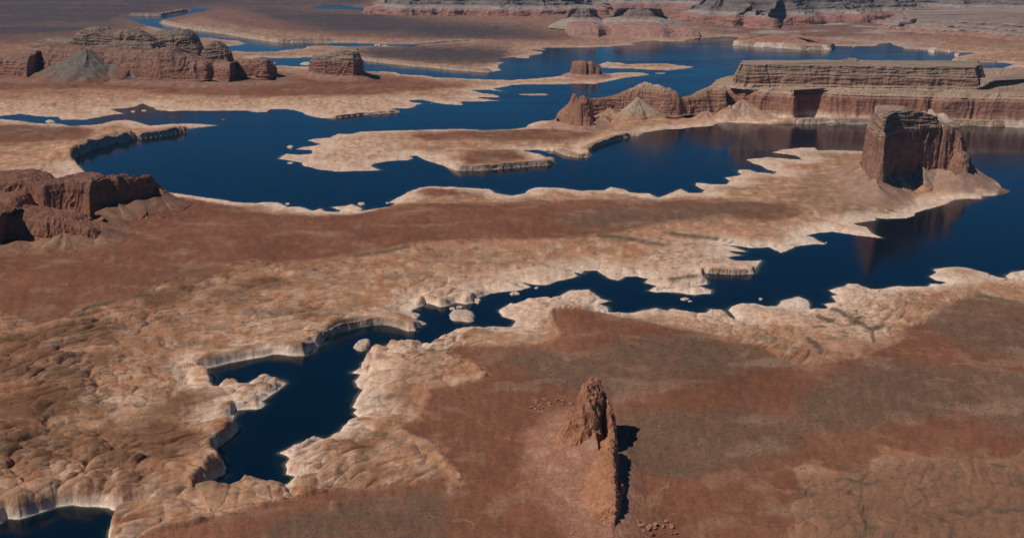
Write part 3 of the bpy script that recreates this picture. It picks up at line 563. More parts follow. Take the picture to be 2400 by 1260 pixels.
def tower(name, outline, profile, res, parent, bands, mat=None, flute=5, lam=30, rough=1.2, zmul=None, smooth=6, ledge=0.0, lscale=9, seed=0, wav=0, wlam=300, streak=0.5, rz=None):
    """outline (n,2) world; profile [(z, inset)]; rings pulled inwards along smoothed normals"""
    o = smooth_closed(resample(outline, res), smooth)
    if wav:
        n = normals2(smooth_closed(o, 20)); o = o + n * (wav * fbm((o[:, 0] + seed * 911) / wlam, o[:, 1] / wlam, 3))[:, None]
    n = normals2(smooth_closed(o, 30)); c = o.mean(0)
    rings = []
    for z, ins in profile:
        q = o - n * ins
        zz = np.full(len(q), float(z))
        if zmul is not None:
            z0 = profile[0][0]; zz = z0 + (zz - z0) * zmul(q[:, 0], q[:, 1])
        rings.append(np.concatenate([q, zz[:, None]], 1))
    ctrl = np.stack(rings, 1)                                    # (n, K, 3)
    P = lattice(np.concatenate([ctrl, ctrl[:1]], 0), 1e9, rz or res)
    # top plateau: draw the rim inwards in a few rings
    Q = weather(P, flute, lam, rough, ledge=ledge, lscale=lscale, seed=seed); Q[-1] = Q[0]
    rim = Q[:, -1].copy(); cx = rim[:-1].mean(0); ins2 = []
    for f in (0.25, 0.55, 0.85):
        r = rim + (cx - rim) * f; r[:, 2] = rim[:, 2] * (1 - f) + cx[2] * f + 2.0 * rough * perlin(r[:, 0] / 25, r[:, 1] / 25) + rough * 1.5
        ins2.append(r)
    Q = np.concatenate([Q, np.stack(ins2, 1)], 1)
    return body(name, Q, mat or M_cliff, bands, parent, seed, cap=True, streak=streak)
def talus(parent, outline, ztop, reach, res, color, seed=0, name='talus_slope', inner=6, sink=3, power=1.5, gully=4.0):
    o = smooth_closed(resample(outline, res), 10); n = normals2(smooth_closed(o, 40)); K = 16; rings = []
    for k in range(K + 1):
        f = k / K; q = o + n * (-inner + (reach * (1 + 0.25 * perlin(o[:, 0] / 60, o[:, 1] / 60 + seed)))[:, None] * f)
        gz = ground_z(q[:, 0], q[:, 1]); ang = np.arange(len(o)) * res
        zt = ztop * (1 + 0.18 * perlin(ang / 55 + seed * 9, ang * 0 + seed))
        z = np.maximum(gz, 0) * (1 if k else 1) + (zt - np.clip(gz, 0, zt)) * (1 - f) ** power + gully * (perlin(ang / 26 + 3 * f + 2 * perlin(ang / 60, ang * 0 + 3), np.full(len(o), f * 2.5)) + .5 * perlin(ang / 9, np.full(len(o), f * 4))) * f * (1 - f) * 2.2
        if k == K: z = gz - sink
        rings.append(np.concatenate([q, z[:, None]], 1))
    P = np.stack(rings, 1); P = np.concatenate([P, P[:1]], 0); P = lattice(P, 1e9, res * 1.5)
    x, y = P[..., 0], P[..., 1]
    P[..., 2] += 0.7 * fbm(x / 9, y / 9, 3)
    col = np.zeros(P.shape, np.float32); col[:] = color
    col *= (1 + 0.25 * fbm(x / 40 + seed, y / 40, 4) + 0.18 * fbm(x / 6, y / 6, 3))[..., None]
    fk = np.linspace(0, 1, P.shape[1])[None, :] + 0.15 * perlin(x / 20, y / 20); k_ = sstep(.45, 1, fk)[..., None]; col = col * (1 - k_) + ground_col(x, y) * k_
    return link_mesh(name, P.reshape(-1, 3), grid_faces(*P.shape[:2]), M_talus, parent, col=np.clip(col, .02, .7), smooth=True)
def cone(parent, x, y, z0, r, hgt, color, res=5, seed=0, name='talus_cone', power=1.15, stretch=1.0):
    na, nr_ = max(40, int(6.28 * r / res / 1.5)), max(10, int(r / res)); th = np.linspace(0, 2 * np.pi, na + 1)
    R, T = np.meshgrid(np.linspace(0, 1, nr_), th)
    g = 1 + 0.16 * np.sin(T * 3 + seed) + 0.08 * np.sin(T * 7 + seed * 2)
    cT, sT = np.cos(T), np.sin(T); ridge = (0.075 * perlin(cT * 3.2 + 2.2 * R + .5 * perlin(cT * 6, R * 5), sT * 3.2 + seed) + 0.035 * perlin(cT * 13 + 2 * R, sT * 13 + seed + 3 * R)) * np.minimum(R * 2.5, 1) * (1.1 - R)
    g = g * (1 + .22 * perlin(cT * 1.4 + seed, sT * 1.4))
    X = x + r * stretch * R * g * np.cos(T); Y = y + r * R * g * np.sin(T)
    Z = z0 + hgt * (np.maximum(1 - R, 0) ** power + ridge) + 0.8 * fbm(X / 8, Y / 8, 3)
    ox, oy = (0.42 if seed % 2 else -0.42) * r * stretch, 0.12 * r; Rb = np.hypot((X - x - ox) / (r * stretch * .8), (Y - y - oy) / (r * .8)) * (1 + .25 * perlin(X / (r * .4), Y / (r * .4)))
    Z = np.maximum(Z, z0 + hgt * .66 * np.maximum(1 - Rb, 0) ** 1.1)
    Z[:, -1] -= 8; Z = Z + .035 * hgt * fbm(X / (r * .12), Y / (r * .12), 3)
    P = np.stack([X, Y, Z], -1); P[-1] = P[0]
    col = np.zeros(P.shape, np.float32); col[:] = color; col *= (1 + 0.3 * fbm(X / 20, Y / 20, 3) + 0.9 * ridge)[..., None]; kb = sstep(.5, 1, R + .25 * perlin(X / (r * .2), Y / (r * .2)))[..., None]; col = col * (1 - kb) + ground_col(X, Y) * kb
    return link_mesh(name, P.reshape(-1, 3), grid_faces(*P.shape[:2]), M_talus, parent, col=np.clip(col, .02, .7), smooth=True)

CAPB = (.30,.205,.15); RC = (.275,.145,.102); RD = (.235,.118,.085); LT = (.44,.30,.215); GR = (.36,.31,.255)

# ---- the tall butte on the right-hand point
def build_right_butte():
    t = thing('tall_butte', 'tall flat-topped red butte on the right-hand point, its left corner jutting into a dark cleft', 'butte', GP(2130, 430, 20))
    inv = t.location.copy()
    o_main = outline_px([(2022,404),(2034,418),(2048,434),(2064,436),(2074,422),(2092,415),(2118,412),(2150,407),(2192,403),(2196,394),(2150,390),(2070,388),(2026,392)], 45)
    bands = [(0,RC),(150,RC),(195,RD),(212,(.35,.225,.16)),(222,(.29,.18,.13)),(236,(.22,.13,.095)),(243,(.29,.185,.135)),(262,(.23,.145,.105)),(270,(.33,.225,.165)),(300,(.28,.185,.135))]
    x0 = GP(2050, 420, 45)[0]; x1 = GP(2190, 400, 45)[0]
    zm = lambda x, y: np.interp(x, [x0, x0 + (x1 - x0) * .55, x1], [1.0, .88, .42])
    objs = [tower('main_block', o_main, [(15,-10),(60,-4),(120,0),(205,5),(212,7)], 2.6, t, bands, zmul=lambda x, y: 1 + 0 * x, flute=6, lam=34, rough=1.0, seed=1, smooth=4)]
    objs.append(tower('cap_rock', smooth_closed(resample(o_main, 8), 3), [(206,6),(214,3),(226,6),(229,11),(247,12),(250,17),(266,18),(281,22)], 2.6, t, bands, zmul=zm, flute=2.5, lam=22, rough=1.0, ledge=2.2, lscale=6, seed=2, smooth=8))
    o_r = outline_px([(2178,398),(2200,404),(2226,402),(2248,404),(2256,398),(2246,388),(2200,385),(2180,388)], 45)
    xr0, xr1 = GP(2180, 400, 45)[0], GP(2252, 400, 45)[0]
    objs.append(tower('right_shoulder', o_r, [(25,-8),(60,-3),(150,4),(190,9),(212,18)], 2.6, t, bands, zmul=lambda x, y: np.interp(x, [xr0, xr0 + (xr1 - xr0) * .6, xr1], [1.05, .95, .70]), flute=7, lam=26, rough=1.2, seed=3, smooth=4))
    o_d = outline_px([(2222,408),(2240,418),(2262,420),(2274,414),(2270,402),(2240,396),(2224,398)], 40)
    objs.append(tower('right_dome', o_d, [(15,-6),(50,-2),(85,4),(108,14),(120,26)], 2.6, t, bands, flute=4, lam=26, rough=1.0, seed=4, smooth=5))
    o_all = outline_px([(2008,396),(2034,428),(2058,450),(2085,420),(2130,408),(2200,408),(2240,424),(2275,418),(2280,398),(2240,388),(2150,384),(2060,382),(2016,388)], 40)
    objs.append(talus(t, o_all, 62, 120, 4, (.33,.20,.145), seed=2))
    for k, (u, v, r_, h_) in enumerate([(2095,420,55,62),(2160,412,60,60),(2222,416,55,50),(2012,402,60,52)]):
        x, y, _ = GP(u, v, 40); objs.append(cone(t, x, y, float(ground_z(x, y)) , r_ * 1.5, h_, [(.36,.235,.17),(.34,.25,.19),(.36,.25,.19),(.34,.17,.11)][k], 4, seed=k))
    for o in objs: o.location = -inv
build_right_butte()

def offset_to(t, objs):
    for o in objs: o.location = -t.location

# ---- the long mesa across the bay
def build_long_mesa():
    t = thing('long_mesa', 'long two-tiered mesa along the far shore on the right, pale band at its foot', 'mesa', GP(2050, 285, 0))
    ob = []
    o1 = outline_px([(1655,266),(1690,264),(1720,266),(1780,272),(1838,276),(1858,280),(1862,270),(1900,271),(1950,277),(2030,281),(2180,285),(2300,289),(2400,293),(2900,297),(2900,215),(2300,212),(2000,216),(1800,222),(1720,230),(1660,245)], 12)
    b1 = [(-10,(.50,.37,.28)),(26,(.58,.44,.35)),(36,(.42,.26,.18)),(50,(.32,.155,.105)),(100,(.30,.14,.10)),(125,(.33,.18,.125)),(140,(.40,.29,.21)),(158,(.34,.22,.155))]
    zm = lambda x, y: np.interp(x, [GP(1655,266,12)[0], GP(1700,266,12)[0], GP(1740,266,12)[0]], [.72, 1.0, 1.0])
    ob.append(tower('lower_cliff', o1, [(-6,-14),(20,-4),(60,4),(118,8),(124,14),(132,17),(138,26),(150,34)], 5.5, t, b1, zmul=zm, flute=11, lam=85, rough=1.8, ledge=0.6, lscale=11, seed=5, smooth=3, wav=7, wlam=260, rz=4))
    o2 = outline_px([(1716,204),(1760,206),(1800,206),(1900,208),(2050,211),(2200,213),(2296,214),(2312,203),(2296,192),(2000,189),(1720,190)], 150)
    b2 = [(140,(.42,.32,.24)),(166,(.38,.25,.18)),(172,(.28,.16,.115)),(205,(.26,.15,.11)),(214,(.32,.21,.155)),(220,(.24,.16,.12)),(232,(.31,.21,.155)),(240,(.24,.15,.11)),(262,(.30,.215,.16))]
    ob.append(tower('upper_cliff', o2, [(142,-10),(150,0),(158,6),(166,8),(172,14),(208,17),(212,23),(222,25),(228,31),(242,33),(247,38),(262,40)], 5.5, t, b2, flute=8, lam=60, rough=1.8, ledge=2.2, lscale=8, seed=6, smooth=3, wav=12, wlam=170, rz=3.5))
    o5 = outline_px([(2270,214),(2340,217),(2420,219),(2900,224),(2900,196),(2330,200),(2280,203)], 150)
    ob.append(tower('right_terrace', o5, [(138,-12),(150,0),(156,22),(172,52),(176,66),(190,80),(206,110)], 5.5, t, [(140,(.34,.22,.165)),(158,(.27,.17,.13)),(175,(.32,.235,.185)),(190,(.25,.18,.145)),(215,(.30,.22,.175))], flute=8, lam=55, rough=2.2, ledge=2.5, lscale=7, seed=8, smooth=3, wav=16, wlam=150))
    gx, gy, _ = GP(1992, 145, 262); o3 = np.array([(gx-45,gy-10),(gx+30,gy-18),(gx+52,gy),(gx+30,gy+20),(gx-20,gy+18)])
    ob.append(tower('summit_knob', o3, [(255,-2),(264,0),(272,4),(280,12)], 4, t, b2, flute=3, lam=14, rough=1.2, ledge=1.5, seed=7, smooth=1))
    for k, (u, v, r_, h_, c) in enumerate([(1745,276,170,92,(.40,.25,.18)),(1712,276,80,70,(.38,.23,.16)),(2178,288,150,88,(.44,.35,.28)),(2215,290,110,64,(.42,.33,.26)),(1952,284,95,38,(.50,.39,.31)),(2130,288,90,40,(.42,.32,.25)),(1655,274,90,42,(.38,.22,.155))]):
        x, y, _ = GP(u, v, 12); ob.append(cone(t, x, y + r_ * 0.45, 2, r_, h_, c, 5, seed=k + 3))
    offset_to(t, ob)
build_long_mesa()

# ---- ridges swept from their skyline in the photograph
def sweep(name, st, parent, bands, res, flute, lam, rough, prof=None, seed=0, ledge=0.0, lscale=8, smooth=2, endcap=True, mat=None, streak=.5):
    """st: (u_base, v_base, z_base, v_crest, depth, top_fraction); runs sideways; front, top, back"""
    rows = []
    prof = prof or [(-.10,-.12),(.0,.0),(.05,.35),(.10,.72),(.16,.90),(.24,.985)]
    for (u, v, zb, vc, dep, tf) in st:
        x, y, _ = GP(u, v, zb); yc = y + dep * 0.25; zt = float(ZAT(vc, yc)); k = yc / y
        H_ = zt - zb; r = []
        for f, hh in prof: r.append((x, y + dep * f, zb + H_ * hh))
        m_ = 1 - prof[-1][0]
        r.append((x, y + dep * 0.5, zb + H_ * (1 + 0.5 * (tf - 1)))); r.append((x, y + dep * m_, zb + H_ * tf))
        for f, hh in prof[::-1][1:]: r.append((x, y + dep * (1 - f), zb + H_ * hh * tf))
        rows.append(r)
    if endcap:
        for e, s_ in ((0, -1), (-1, 1)):
            base = np.array(rows[e]); c = base.mean(0); sh = 12 * s_
            cap_ = base.copy(); cap_[:, 0] += sh; cap_[:, 2] = base[:, 2].min() - 2; cap_[:, 1] = c[1] + (base[:, 1] - c[1]) * .8
            rows = ([cap_.tolist()] + rows) if e == 0 else (rows + [cap_.tolist()])
    P = lattice(rows, res, res, smooth=smooth)
    P = weather(P, flute, lam, rough, ledge=ledge, lscale=lscale, seed=seed)
    zr = P[..., 2].max() - P[..., 2].min(); hf = sstep(.55, .9, (P[..., 2] - P[..., 2].min()) / zr); P[..., 2] += hf * .045 * zr * (fbm3(P[..., 0] / (lam * .7), P[..., 1] / (lam * .7), hf * 0 + seed, 3))
    return body(name, P, mat or M_cliff, bands, parent, seed, streak=streak)

def build_notched_ridge():
    t = thing('notched_ridge', 'red ridge with a pale peaked hump between the leaning spire and the long mesa', 'rock ridge', GP(1530, 266, 20))
    bands = [(0,RC),(95,RC),(120,(.31,.16,.11)),(150,(.34,.225,.155)),(172,(.40,.31,.23)),(200,CAPB)]
    ob = [sweep('ridge', [(1384,262,30,231,110,.8),(1410,258,35,230,120,.8),(1440,254,40,224,130,.8),(1470,256,38,212,160,.7),(1490,258,36,202,200,.6),(1512,260,34,191,220,.6),(1530,263,32,194,230,.6),(1555,267,30,203,220,.7),(1575,269,26,208,200,.8),(1592,269,26,220,170,.8),(1602,266,30,232,130,.9),(1625,264,30,224,140,.9),(1650,263,30,212,160,.9),(1672,264,28,204,180,.9),(1700,266,26,200,200,.9)], t, bands, 4.0, 8, 42, 1.4, seed=9, ledge=1.8)]
    for k, (u, v, r_, h_, c) in enumerate([(1495,276,120,100,(.37,.27,.20)),(1545,272,60,34,(.38,.25,.18)),(1430,270,85,40,(.36,.225,.155)),(1415,284,50,30,(.33,.19,.13))]):
        x, y, _ = GP(u, v, 12); ob.append(cone(t, x, y + r_ * .4, float(max(0, ground_z(x, y))), r_, h_, c, 4.5, seed=k + 21))
    offset_to(t, ob)
    t = thing('leaning_spire', 'pointed red rock spire with a dark cleft at the left end of the notched ridge', 'rock spire', GP(1350, 292, 15))
    bands = [(0,(.36,.19,.125)),(150,(.33,.16,.11)),(200,RC)]
    x0 = GP(1350, 290, 15); Yb = x0[1]
    ob = [sweep('spire', [(1308,284,12,270,90,.8),(1322,288,14,252,100,.8),(1334,291,14,243,90,.7),(1343,292,14,217,60,.5),(1349,293,14,221,60,.5),(1357,293,16,238,60,.6),(1362,293,16,240,50,.7)], t, bands, 3.2, 5, 24, 1.1, seed=10, prof=[(-.10,-.15),(0,.0),(.06,.28),(.13,.6),(.2,.86),(.25,.99)], smooth=1)]
    ob.append(sweep('back_pinnacle', [(1358,276,30,226,60,.7),(1366,277,30,221,60,.7),(1374,277,30,228,60,.8),(1386,276,30,233,70,.8)], t, bands, 3.2, 4, 20, 1.1, seed=11, smooth=1))
    ob.append(sweep('foot_knob', [(1364,294,12,284,50,.7),(1374,297,12,270,60,.6),(1384,297,12,276,60,.6),(1392,296,12,288,40,.7)], t, bands, 3.2, 4, 18, 1.4, seed=12, smooth=1))
    o_all = outline_px([(1300,288),(1330,300),(1365,306),(1400,300),(1400,282),(1360,276),(1315,280)], 12)
    ob.append(talus(t, o_all, 26, 70, 4, (.36,.21,.145), seed=5))
    offset_to(t, ob)
build_notched_ridge()

# ---- the stepped mesa at upper left
def build_left_mesa():
    t = thing('stepped_mesa', 'broad stepped mesa at upper left with a grey talus cone against its front', 'mesa', GP(300, 178, 0))
    ob = []
    lower = [(-560,180,40,140,500,.9),(-150,178,40,138,500,.9),(-20,176,40,134,420,.9),(30,178,40,128,420,.9),(62,180,40,128,430,.9),(74,174,48,118,430,.9),(84,160,60,112,430,.9),(98,160,60,104,430,.9),(112,176,45,106,450,.9),(180,180,42,112,520,.9),(250,180,42,116,540,.9),(330,182,42,118,560,.9),(362,184,40,122,520,.9),(376,186,38,112,420,.9),(392,186,38,110,400,.9),(408,186,38,122,400,.9),(450,186,38,140,380,.9),(478,186,38,146,360,.9),(498,183,40,144,360,.9),(520,188,36,150,340,.9),(536,190,36,148,300,.9),(548,176,44,140,300,.9),(580,177,44,139,260,.9),(606,182,40,137,220,.9),(622,184,38,139,180,.9),(634,184,36,152,120,.9)]
    bands = [(0,(.24,.115,.08)),(95,(.25,.12,.08)),(118,(.28,.15,.105)),(150,(.24,.13,.095)),(400,(.22,.14,.10))]
    ob.append(sweep('lower_cliff', lower, t, bands, 7.5, 14, 70, 2.2, seed=13, ledge=2.5, smooth=1))
    b2 = [(100,(.25,.135,.10)),(150,(.23,.135,.10)),(176,(.29,.205,.155)),(186,(.19,.12,.09)),(205,(.27,.19,.145)),(215,(.18,.115,.085)),(240,(.25,.175,.135)),(300,(.22,.15,.11))]
    mid = [(70,130,130,97,320,1),(112,134,125,92,340,1),(160,140,120,94,380,1),(220,140,120,95,400,1),(290,142,120,96,400,1),(350,142,120,100,360,1),(362,142,118,112,300,1)]
    ob.append(sweep('middle_tier', mid, t, b2, 7.5, 9, 60, 1.8, seed=14, ledge=4, lscale=6, smooth=1))
    up = [(160,118,180,92,240,1),(176,118,180,78,260,1),(195,118,180,66,280,1),(228,118,180,65,280,1),(242,118,180,72,280,1),(270,118,180,74,280,1),(300,118,180,70,280,1),(322,118,180,76,260,1),(342,118,180,88,240,1),(352,118,180,98,200,1)]
    ob.append(sweep('upper_tier', up, t, b2, 7.5, 9, 55, 1.8, seed=15, ledge=4, lscale=6, smooth=1))
    rt = [(345,130,120,84,260,1),(365,130,120,75,280,1),(400,131,120,74,300,1),(425,131,120,72,300,1),(440,131,120,80,280,1),(452,131,120,98,240,1),(462,131,120,112,180,1)]
    ob.append(sweep('right_tier', rt, t, b2, 7.5, 8, 55, 1.8, seed=16, ledge=4, lscale=6, smooth=1))
    kn = [(472,150,90,122,150,1),(484,152,90,106,180,1),(500,152,90,97,180,1),(518,152,90,106,170,1),(534,152,90,122,140,1)]
    ob.append(sweep('right_knob', kn, t, b2, 7, 6, 45, 1.6, seed=17, ledge=4, lscale=6, smooth=1))
    x, y, _ = GP(190, 186, 35); ob.append(cone(t, x, y + 130, 25, 400, 195, (.165,.135,.11), 8, seed=31, power=1.3))
    x, y, _ = GP(300, 186, 35); ob.append(cone(t, x, y + 60, 25, 130, 60, (.20,.155,.12), 8, seed=32))
    o_all = outline_px([(-500,188),(0,188),(100,188),(250,190),(400,194),(540,196),(600,192),(650,192),(650,170),(400,165),(100,165),(-500,165)], 35)
    ob.append(talus(t, o_all, 44, 160, 9, (.275,.145,.105), seed=6, gully=6))
    offset_to(t, ob)
build_left_mesa()

def build_small_buttes():
    t = thing('block_butte', 'blocky red butte with a tilted pale cap standing alone left of centre in the distance', 'butte', GP(790, 176, 0))
    bands = [(0,(.22,.11,.08)),(120,(.23,.115,.085)),(150,(.25,.16,.12)),(175,(.31,.235,.18)),(200,(.23,.16,.12)),(260,(.26,.18,.135))]
    o = outline_px([(728,172),(742,178),(790,180),(830,182),(850,180),(846,170),(800,164),(740,165)], 40)
    xa, xb = GP(735,175,40)[0], GP(848,175,40)[0]
    ob = [tower('cliff', o, [(20,-18),(45,-6),(100,2),(150,7),(156,10),(160,15),(176,18),(196,24)], 5.5, t, bands, zmul=lambda x, y: np.interp(x, [xa, xa + (xb-xa)*.25, xa + (xb-xa)*.75, xb], [.78,.84,1.08,1.0]), flute=7, lam=45, rough=1.6, ledge=2.5, lscale=6, seed=18, smooth=3),
          talus(t, o, 62, 110, 7, (.29,.155,.11), seed=7, gully=6)]
    offset_to(t, ob)
    t = thing('island_butte', 'small dark red butte with a cleft on the narrow spit in mid lake', 'butte', GP(1375, 175, 0))
    bands = [(0,RC),(200,(.27,.125,.09))]
    ob = [sweep('left_block', [(1343,172,20,146,130,.95),(1350,174,20,144,150,.95),(1364,175,20,144,150,.95),(1374,175,20,145,140,.95)], t, bands, 5, 5, 32, 1.4, seed=19, smooth=1),
          sweep('right_block', [(1378,174,20,146,130,.9),(1386,175,20,142,140,.9),(1394,175,20,149,130,.9),(1404,175,20,158,110,.9),(1409,175,18,167,80,.9)], t, bands, 5, 5, 30, 1.6, seed=20, smooth=1),
          talus(t, outline_px([(1335,175),(1360,180),(1400,180),(1416,177),(1405,170),(1345,168)], 15), 26, 80, 7, (.34,.19,.135), seed=8)]
    offset_to(t, ob)
build_small_buttes()

# ---- the dark mesa at middle left, nearer the camera
def build_near_mesa():
    t = thing('broken_mesa', 'broken red mesa at the left edge, its right wall black with shade', 'mesa', GP(200, 510, 30))
    bands = [(0,(.26,.12,.075)),(60,(.26,.12,.075)),(110,(.20,.092,.062)),(140,(.22,.11,.075)),(300,(.22,.12,.08))]
    ob = [sweep('main_wall', [(94,500,45,436,130,.95),(104,505,42,426,150,.95),(120,503,42,423,170,.95),(150,500,42,418,180,.95),(180,500,42,417,180,.95),(200,506,38,419,180,.95),(211,510,36,424,170,.95),(217,504,40,426,150,.95),(228,499,40,422,130,.95),(250,491,42,418,120,.95),(275,485,42,413,110,.95),(300,479,42,417,100,.95),(318,475,42,421,90,.95),(326,472,42,415,90,.95),(344,467,42,415,80,.95),(352,464,44,424,70,.95),(362,460,44,436,60,.9)], t, bands, 3.0, 7, 36, 1.3, seed=23, smooth=1),
          sweep('end_knob', [(368,460,42,448,45,.8),(374,462,42,440,45,.7),(382,464,42,450,45,.7)], t, bands, 3.0, 3, 16, 1.2, seed=24, smooth=1),
          sweep('back_ledge', [(-560,470,60,430,260,.95),(-100,468,60,420,240,.95),(0,466,60,412,230,.95),(30,466,60,411,220,.95),(60,468,58,414,200,.95),(80,470,56,424,170,.95),(98,474,54,434,120,.95)], t, bands, 4.0, 7, 45, 1.4, seed=25, smooth=1),
          sweep('lower_bench', [(-560,500,60,476,200,.95),(-100,500,60,470,200,.95),(0,500,60,462,160,.95),(24,502,60,464,150,.95),(34,502,60,474,130,.95)], t, bands, 4.0, 5, 35, 1.3, seed=28, smooth=1),
          sweep('front_tier', [(-560,610,20,510,260,.9),(-60,606,20,505,240,.9),(-8,600,20,502,220,.9),(4,560,44,500,200,.9),(20,552,48,498,190,.9),(60,552,46,499,180,.9),(100,556,44,504,160,.9),(140,560,40,504,150,.9),(165,560,40,510,130,.9),(185,562,38,522,110,.9),(205,566,36,532,90,.9),(222,568,34,546,60,.9),(232,568,34,560,40,.9)], t, bands, 3.0, 6, 32, 1.3, seed=26, smooth=1)]
    o_all = outline_px([(-500,600),(0,590),(60,578),(160,572),(235,572),(262,530),(225,510),(300,492),(370,476),(400,462),(360,446),(200,440),(0,450),(-500,460)], 38)
    ob.append(talus(t, o_all, 56, 75, 4, (.28,.15,.095), seed=9, gully=3, power=1.3))
    x, y, _ = GP(140, 590, 30); ob.append(cone(t, x, y + 40, float(ground_z(x, y)) - 2, 95, 40, (.30,.165,.10), 3.5, seed=33))
    x, y, _ = GP(365, 480, 34); ob.append(cone(t, x, y + 30, float(ground_z(x, y)) - 2, 90, 34, (.28,.15,.10), 3.5, seed=34))
    x, y, _ = GP(270, 502, 34); ob.append(cone(t, x, y + 30, float(ground_z(x, y)) - 2, 100, 36, (.26,.15,.10), 3.5, seed=35))
    offset_to(t, ob)
build_near_mesa()

# ---- the fin in the foreground
FG = float(np.mean(ground_z([130, 140, 150], [1300, 1400, 1500])))
def build_fin():
    t = thing('rock_fin', 'tall narrow red sandstone fin rising from the red plain in the foreground', 'rock fin', (136, 1380, FG))
    bands = [(0,(.37,.175,.098)),(70,(.38,.175,.098)),(120,(.30,.135,.08)),(200,(.34,.17,.11))]
    def fin(name, st, res, flute, lam, rough, seed, smooth=1, ledge=0.0):
        """st: (y, crest_x, crest_z, left_half, right_half)"""
        rows = []
        for (y, xc, z, wl, wr) in st:
            H_ = z - FG
            rows.append([(xc - wl * 1.25, y, FG - 6), (xc - wl, y, FG + .06 * H_), (xc - wl * .72, y, FG + .30 * H_), (xc - wl * .42, y, FG + .62 * H_), (xc - wl * .2, y, FG + .86 * H_), (xc - .06 * wl, y, z - .01 * H_), (xc, y, z),
                         (xc + wr * .25, y, z - .03 * H_), (xc + wr * .6, y, FG + .78 * H_), (xc + wr * .85, y, FG + .4 * H_), (xc + wr, y, FG + .08 * H_), (xc + wr * 1.15, y, FG - 6)])
        P = lattice(rows, res, res, smooth=smooth); P = weather(P, flute, lam, rough, seed=seed, ledge=ledge, zc=3.5)
        hf = np.clip((P[..., 2] - FG) / 90, 0, 1); P[..., 2] += hf * (6 * perlin3(P[..., 0] / 9, P[..., 1] / 9, hf) + 2.0 * perlin3(P[..., 0] / 3.6, P[..., 1] / 3.6, hf) - 2)
        return body(name, P, M_cliff, bands, t, seed, streak=.35)
    def F_(l): return [((y, (u - 1200) / FPX * (y * cp + (CAM_H - float(ZAT(v, y))) * sp), float(ZAT(v, y)), a, b)) for (y, u, v, a, b) in l]
    ob = [fin('front_blade', F_([(1206,1437,1244,8,2),(1218,1438,1218,20,3),(1236,1439,1182,42,4),(1255,1440,1158,52,5),(1280,1439,1134,60,7),(1310,1437,1106,64,8),(1340,1435,1076,62,9),(1370,1433,1048,54,10),(1392,1431,1028,38,12),(1404,1428,1022,32,14),(1412,1422,1030,28,14),(1417,1416,1060,24,12),(1420,1414,1092,18,10)]), 1.4, 3.6, 13, 1.1, 41),
          fin('main_tower', F_([(1398,1362,1085,30,20),(1408,1362,1050,42,26),(1420,1364,1010,48,30),(1434,1368,972,50,30),(1450,1373,938,50,30),(1466,1379,908,48,28),(1480,1384,890,44,26),(1490,1387,883,40,26),(1500,1391,893,34,24),(1510,1394,925,28,18),(1518,1396,1000,20,12)]), 1.4, 6.0, 17, 1.3, 42),
          fin('right_slab', F_([(1424,1438,1060,8,6),(1430,1437,1022,12,9),(1444,1434,985,14,10),(1460,1428,955,16,12),(1476,1421,936,17,13),(1490,1413,925,17,13),(1504,1408,932,16,11),(1514,1405,960,12,9),(1520,1404,1020,9,6)]), 1.5, 2.6, 14, .8, 43),
          fin('left_buttress', F_([(1412,1330,1085,22,20),(1422,1330,1040,26,20),(1436,1334,1000,28,20),(1450,1338,972,28,20),(1464,1341,960,26,18),(1478,1344,965,22,16),(1490,1346,990,18,12),(1496,1347,1025,14,10)]), 1.5, 4.0, 13, 1.2, 46),
          fin('low_buttress', F_([(1380,1345,1105,20,16),(1392,1346,1080,22,16),(1404,1348,1062,24,16),(1418,1350,1055,20,14),(1430,1350,1060,16,10)]), 1.5, 2.6, 11, 1.2, 47),
          fin('side_pinnacle', F_([(1300,1455,1160,4,4),(1305,1455,1140,6,5),(1315,1455,1126,7,6),(1330,1453,1122,7,6),(1342,1452,1136,5,4)]), 1.4, 1.6, 9, .6, 44),
          fin('west_knob', [(1462,62,FG-2,8,8),(1468,64,FG+7,16,8),(1480,66,FG+11,22,9),(1494,68,FG+9,18,10),(1504,70,FG-2,10,8)], 1.6, 3.4, 7, 1.6, 45)]
    # talus apron, a gentle swell of rubble spreading to the left and right
    na, nb = 150, 190; u_ = np.linspace(-1, 1, na)[:, None]; v_ = np.linspace(0, 1, nb)[None, :]
    Y = 1150 + 480 * v_ + 0 * u_; cxs = np.interp(Y, [1165, 1300, 1500, 1600], [140, 140, 128, 128])
    X = cxs + np.where(u_ < 0, 150, 90) * u_
    along = np.sin(np.pi * np.clip((Y - 1150) / 480, 0, 1)) ** 0.7
    hh = along * np.where(u_ < 0, 20 + 30 * np.exp(-((Y - 1450) / 85) ** 2), 15) * (1 - np.abs(u_)) ** 1.7 + (1.6 * fbm(X / 40, Y / 40, 4) - 1.5) * (0.3 + np.abs(u_))
    gul = ridged(X / 40 + Y / 80, Y / 14, 4) * 2.4 * np.clip(hh / 8, 0, 1)
    Z = ground_z(X, Y) + hh + gul + 0.6 * fbm(X / 6, Y / 6, 3) * along
    edge_ = np.minimum(1 - np.abs(u_), np.minimum(v_, 1 - v_) * 2); Z = Z - 3 * (1 - sstep(0, .10, edge_))
    P = np.stack([X, Y, Z], -1); col = np.zeros(P.shape, np.float32); col[:] = (.32,.15,.095)
    k = np.clip(1.2 * fbm(X / 18, Y / 30, 4), 0, 1); col = mixc(col, (.42,.27,.19), k * .6); col = mixc(col, (.22,.145,.10), sstep(0, .6, np.broadcast_to(u_, X.shape)) * .7)
    col *= (1 + .25 * fbm(X / 5, Y / 5, 3))[..., None]
    kk = sstep(0, 7, hh)[..., None]; col = col * kk + ground_col(X, Y) * (1 - kk)
    ob.append(link_mesh('talus_apron', P.reshape(-1, 3), grid_faces(na, nb), M_talus, t, col=np.clip(col, .02, .7)))
    offset_to(t, ob)
build_fin()

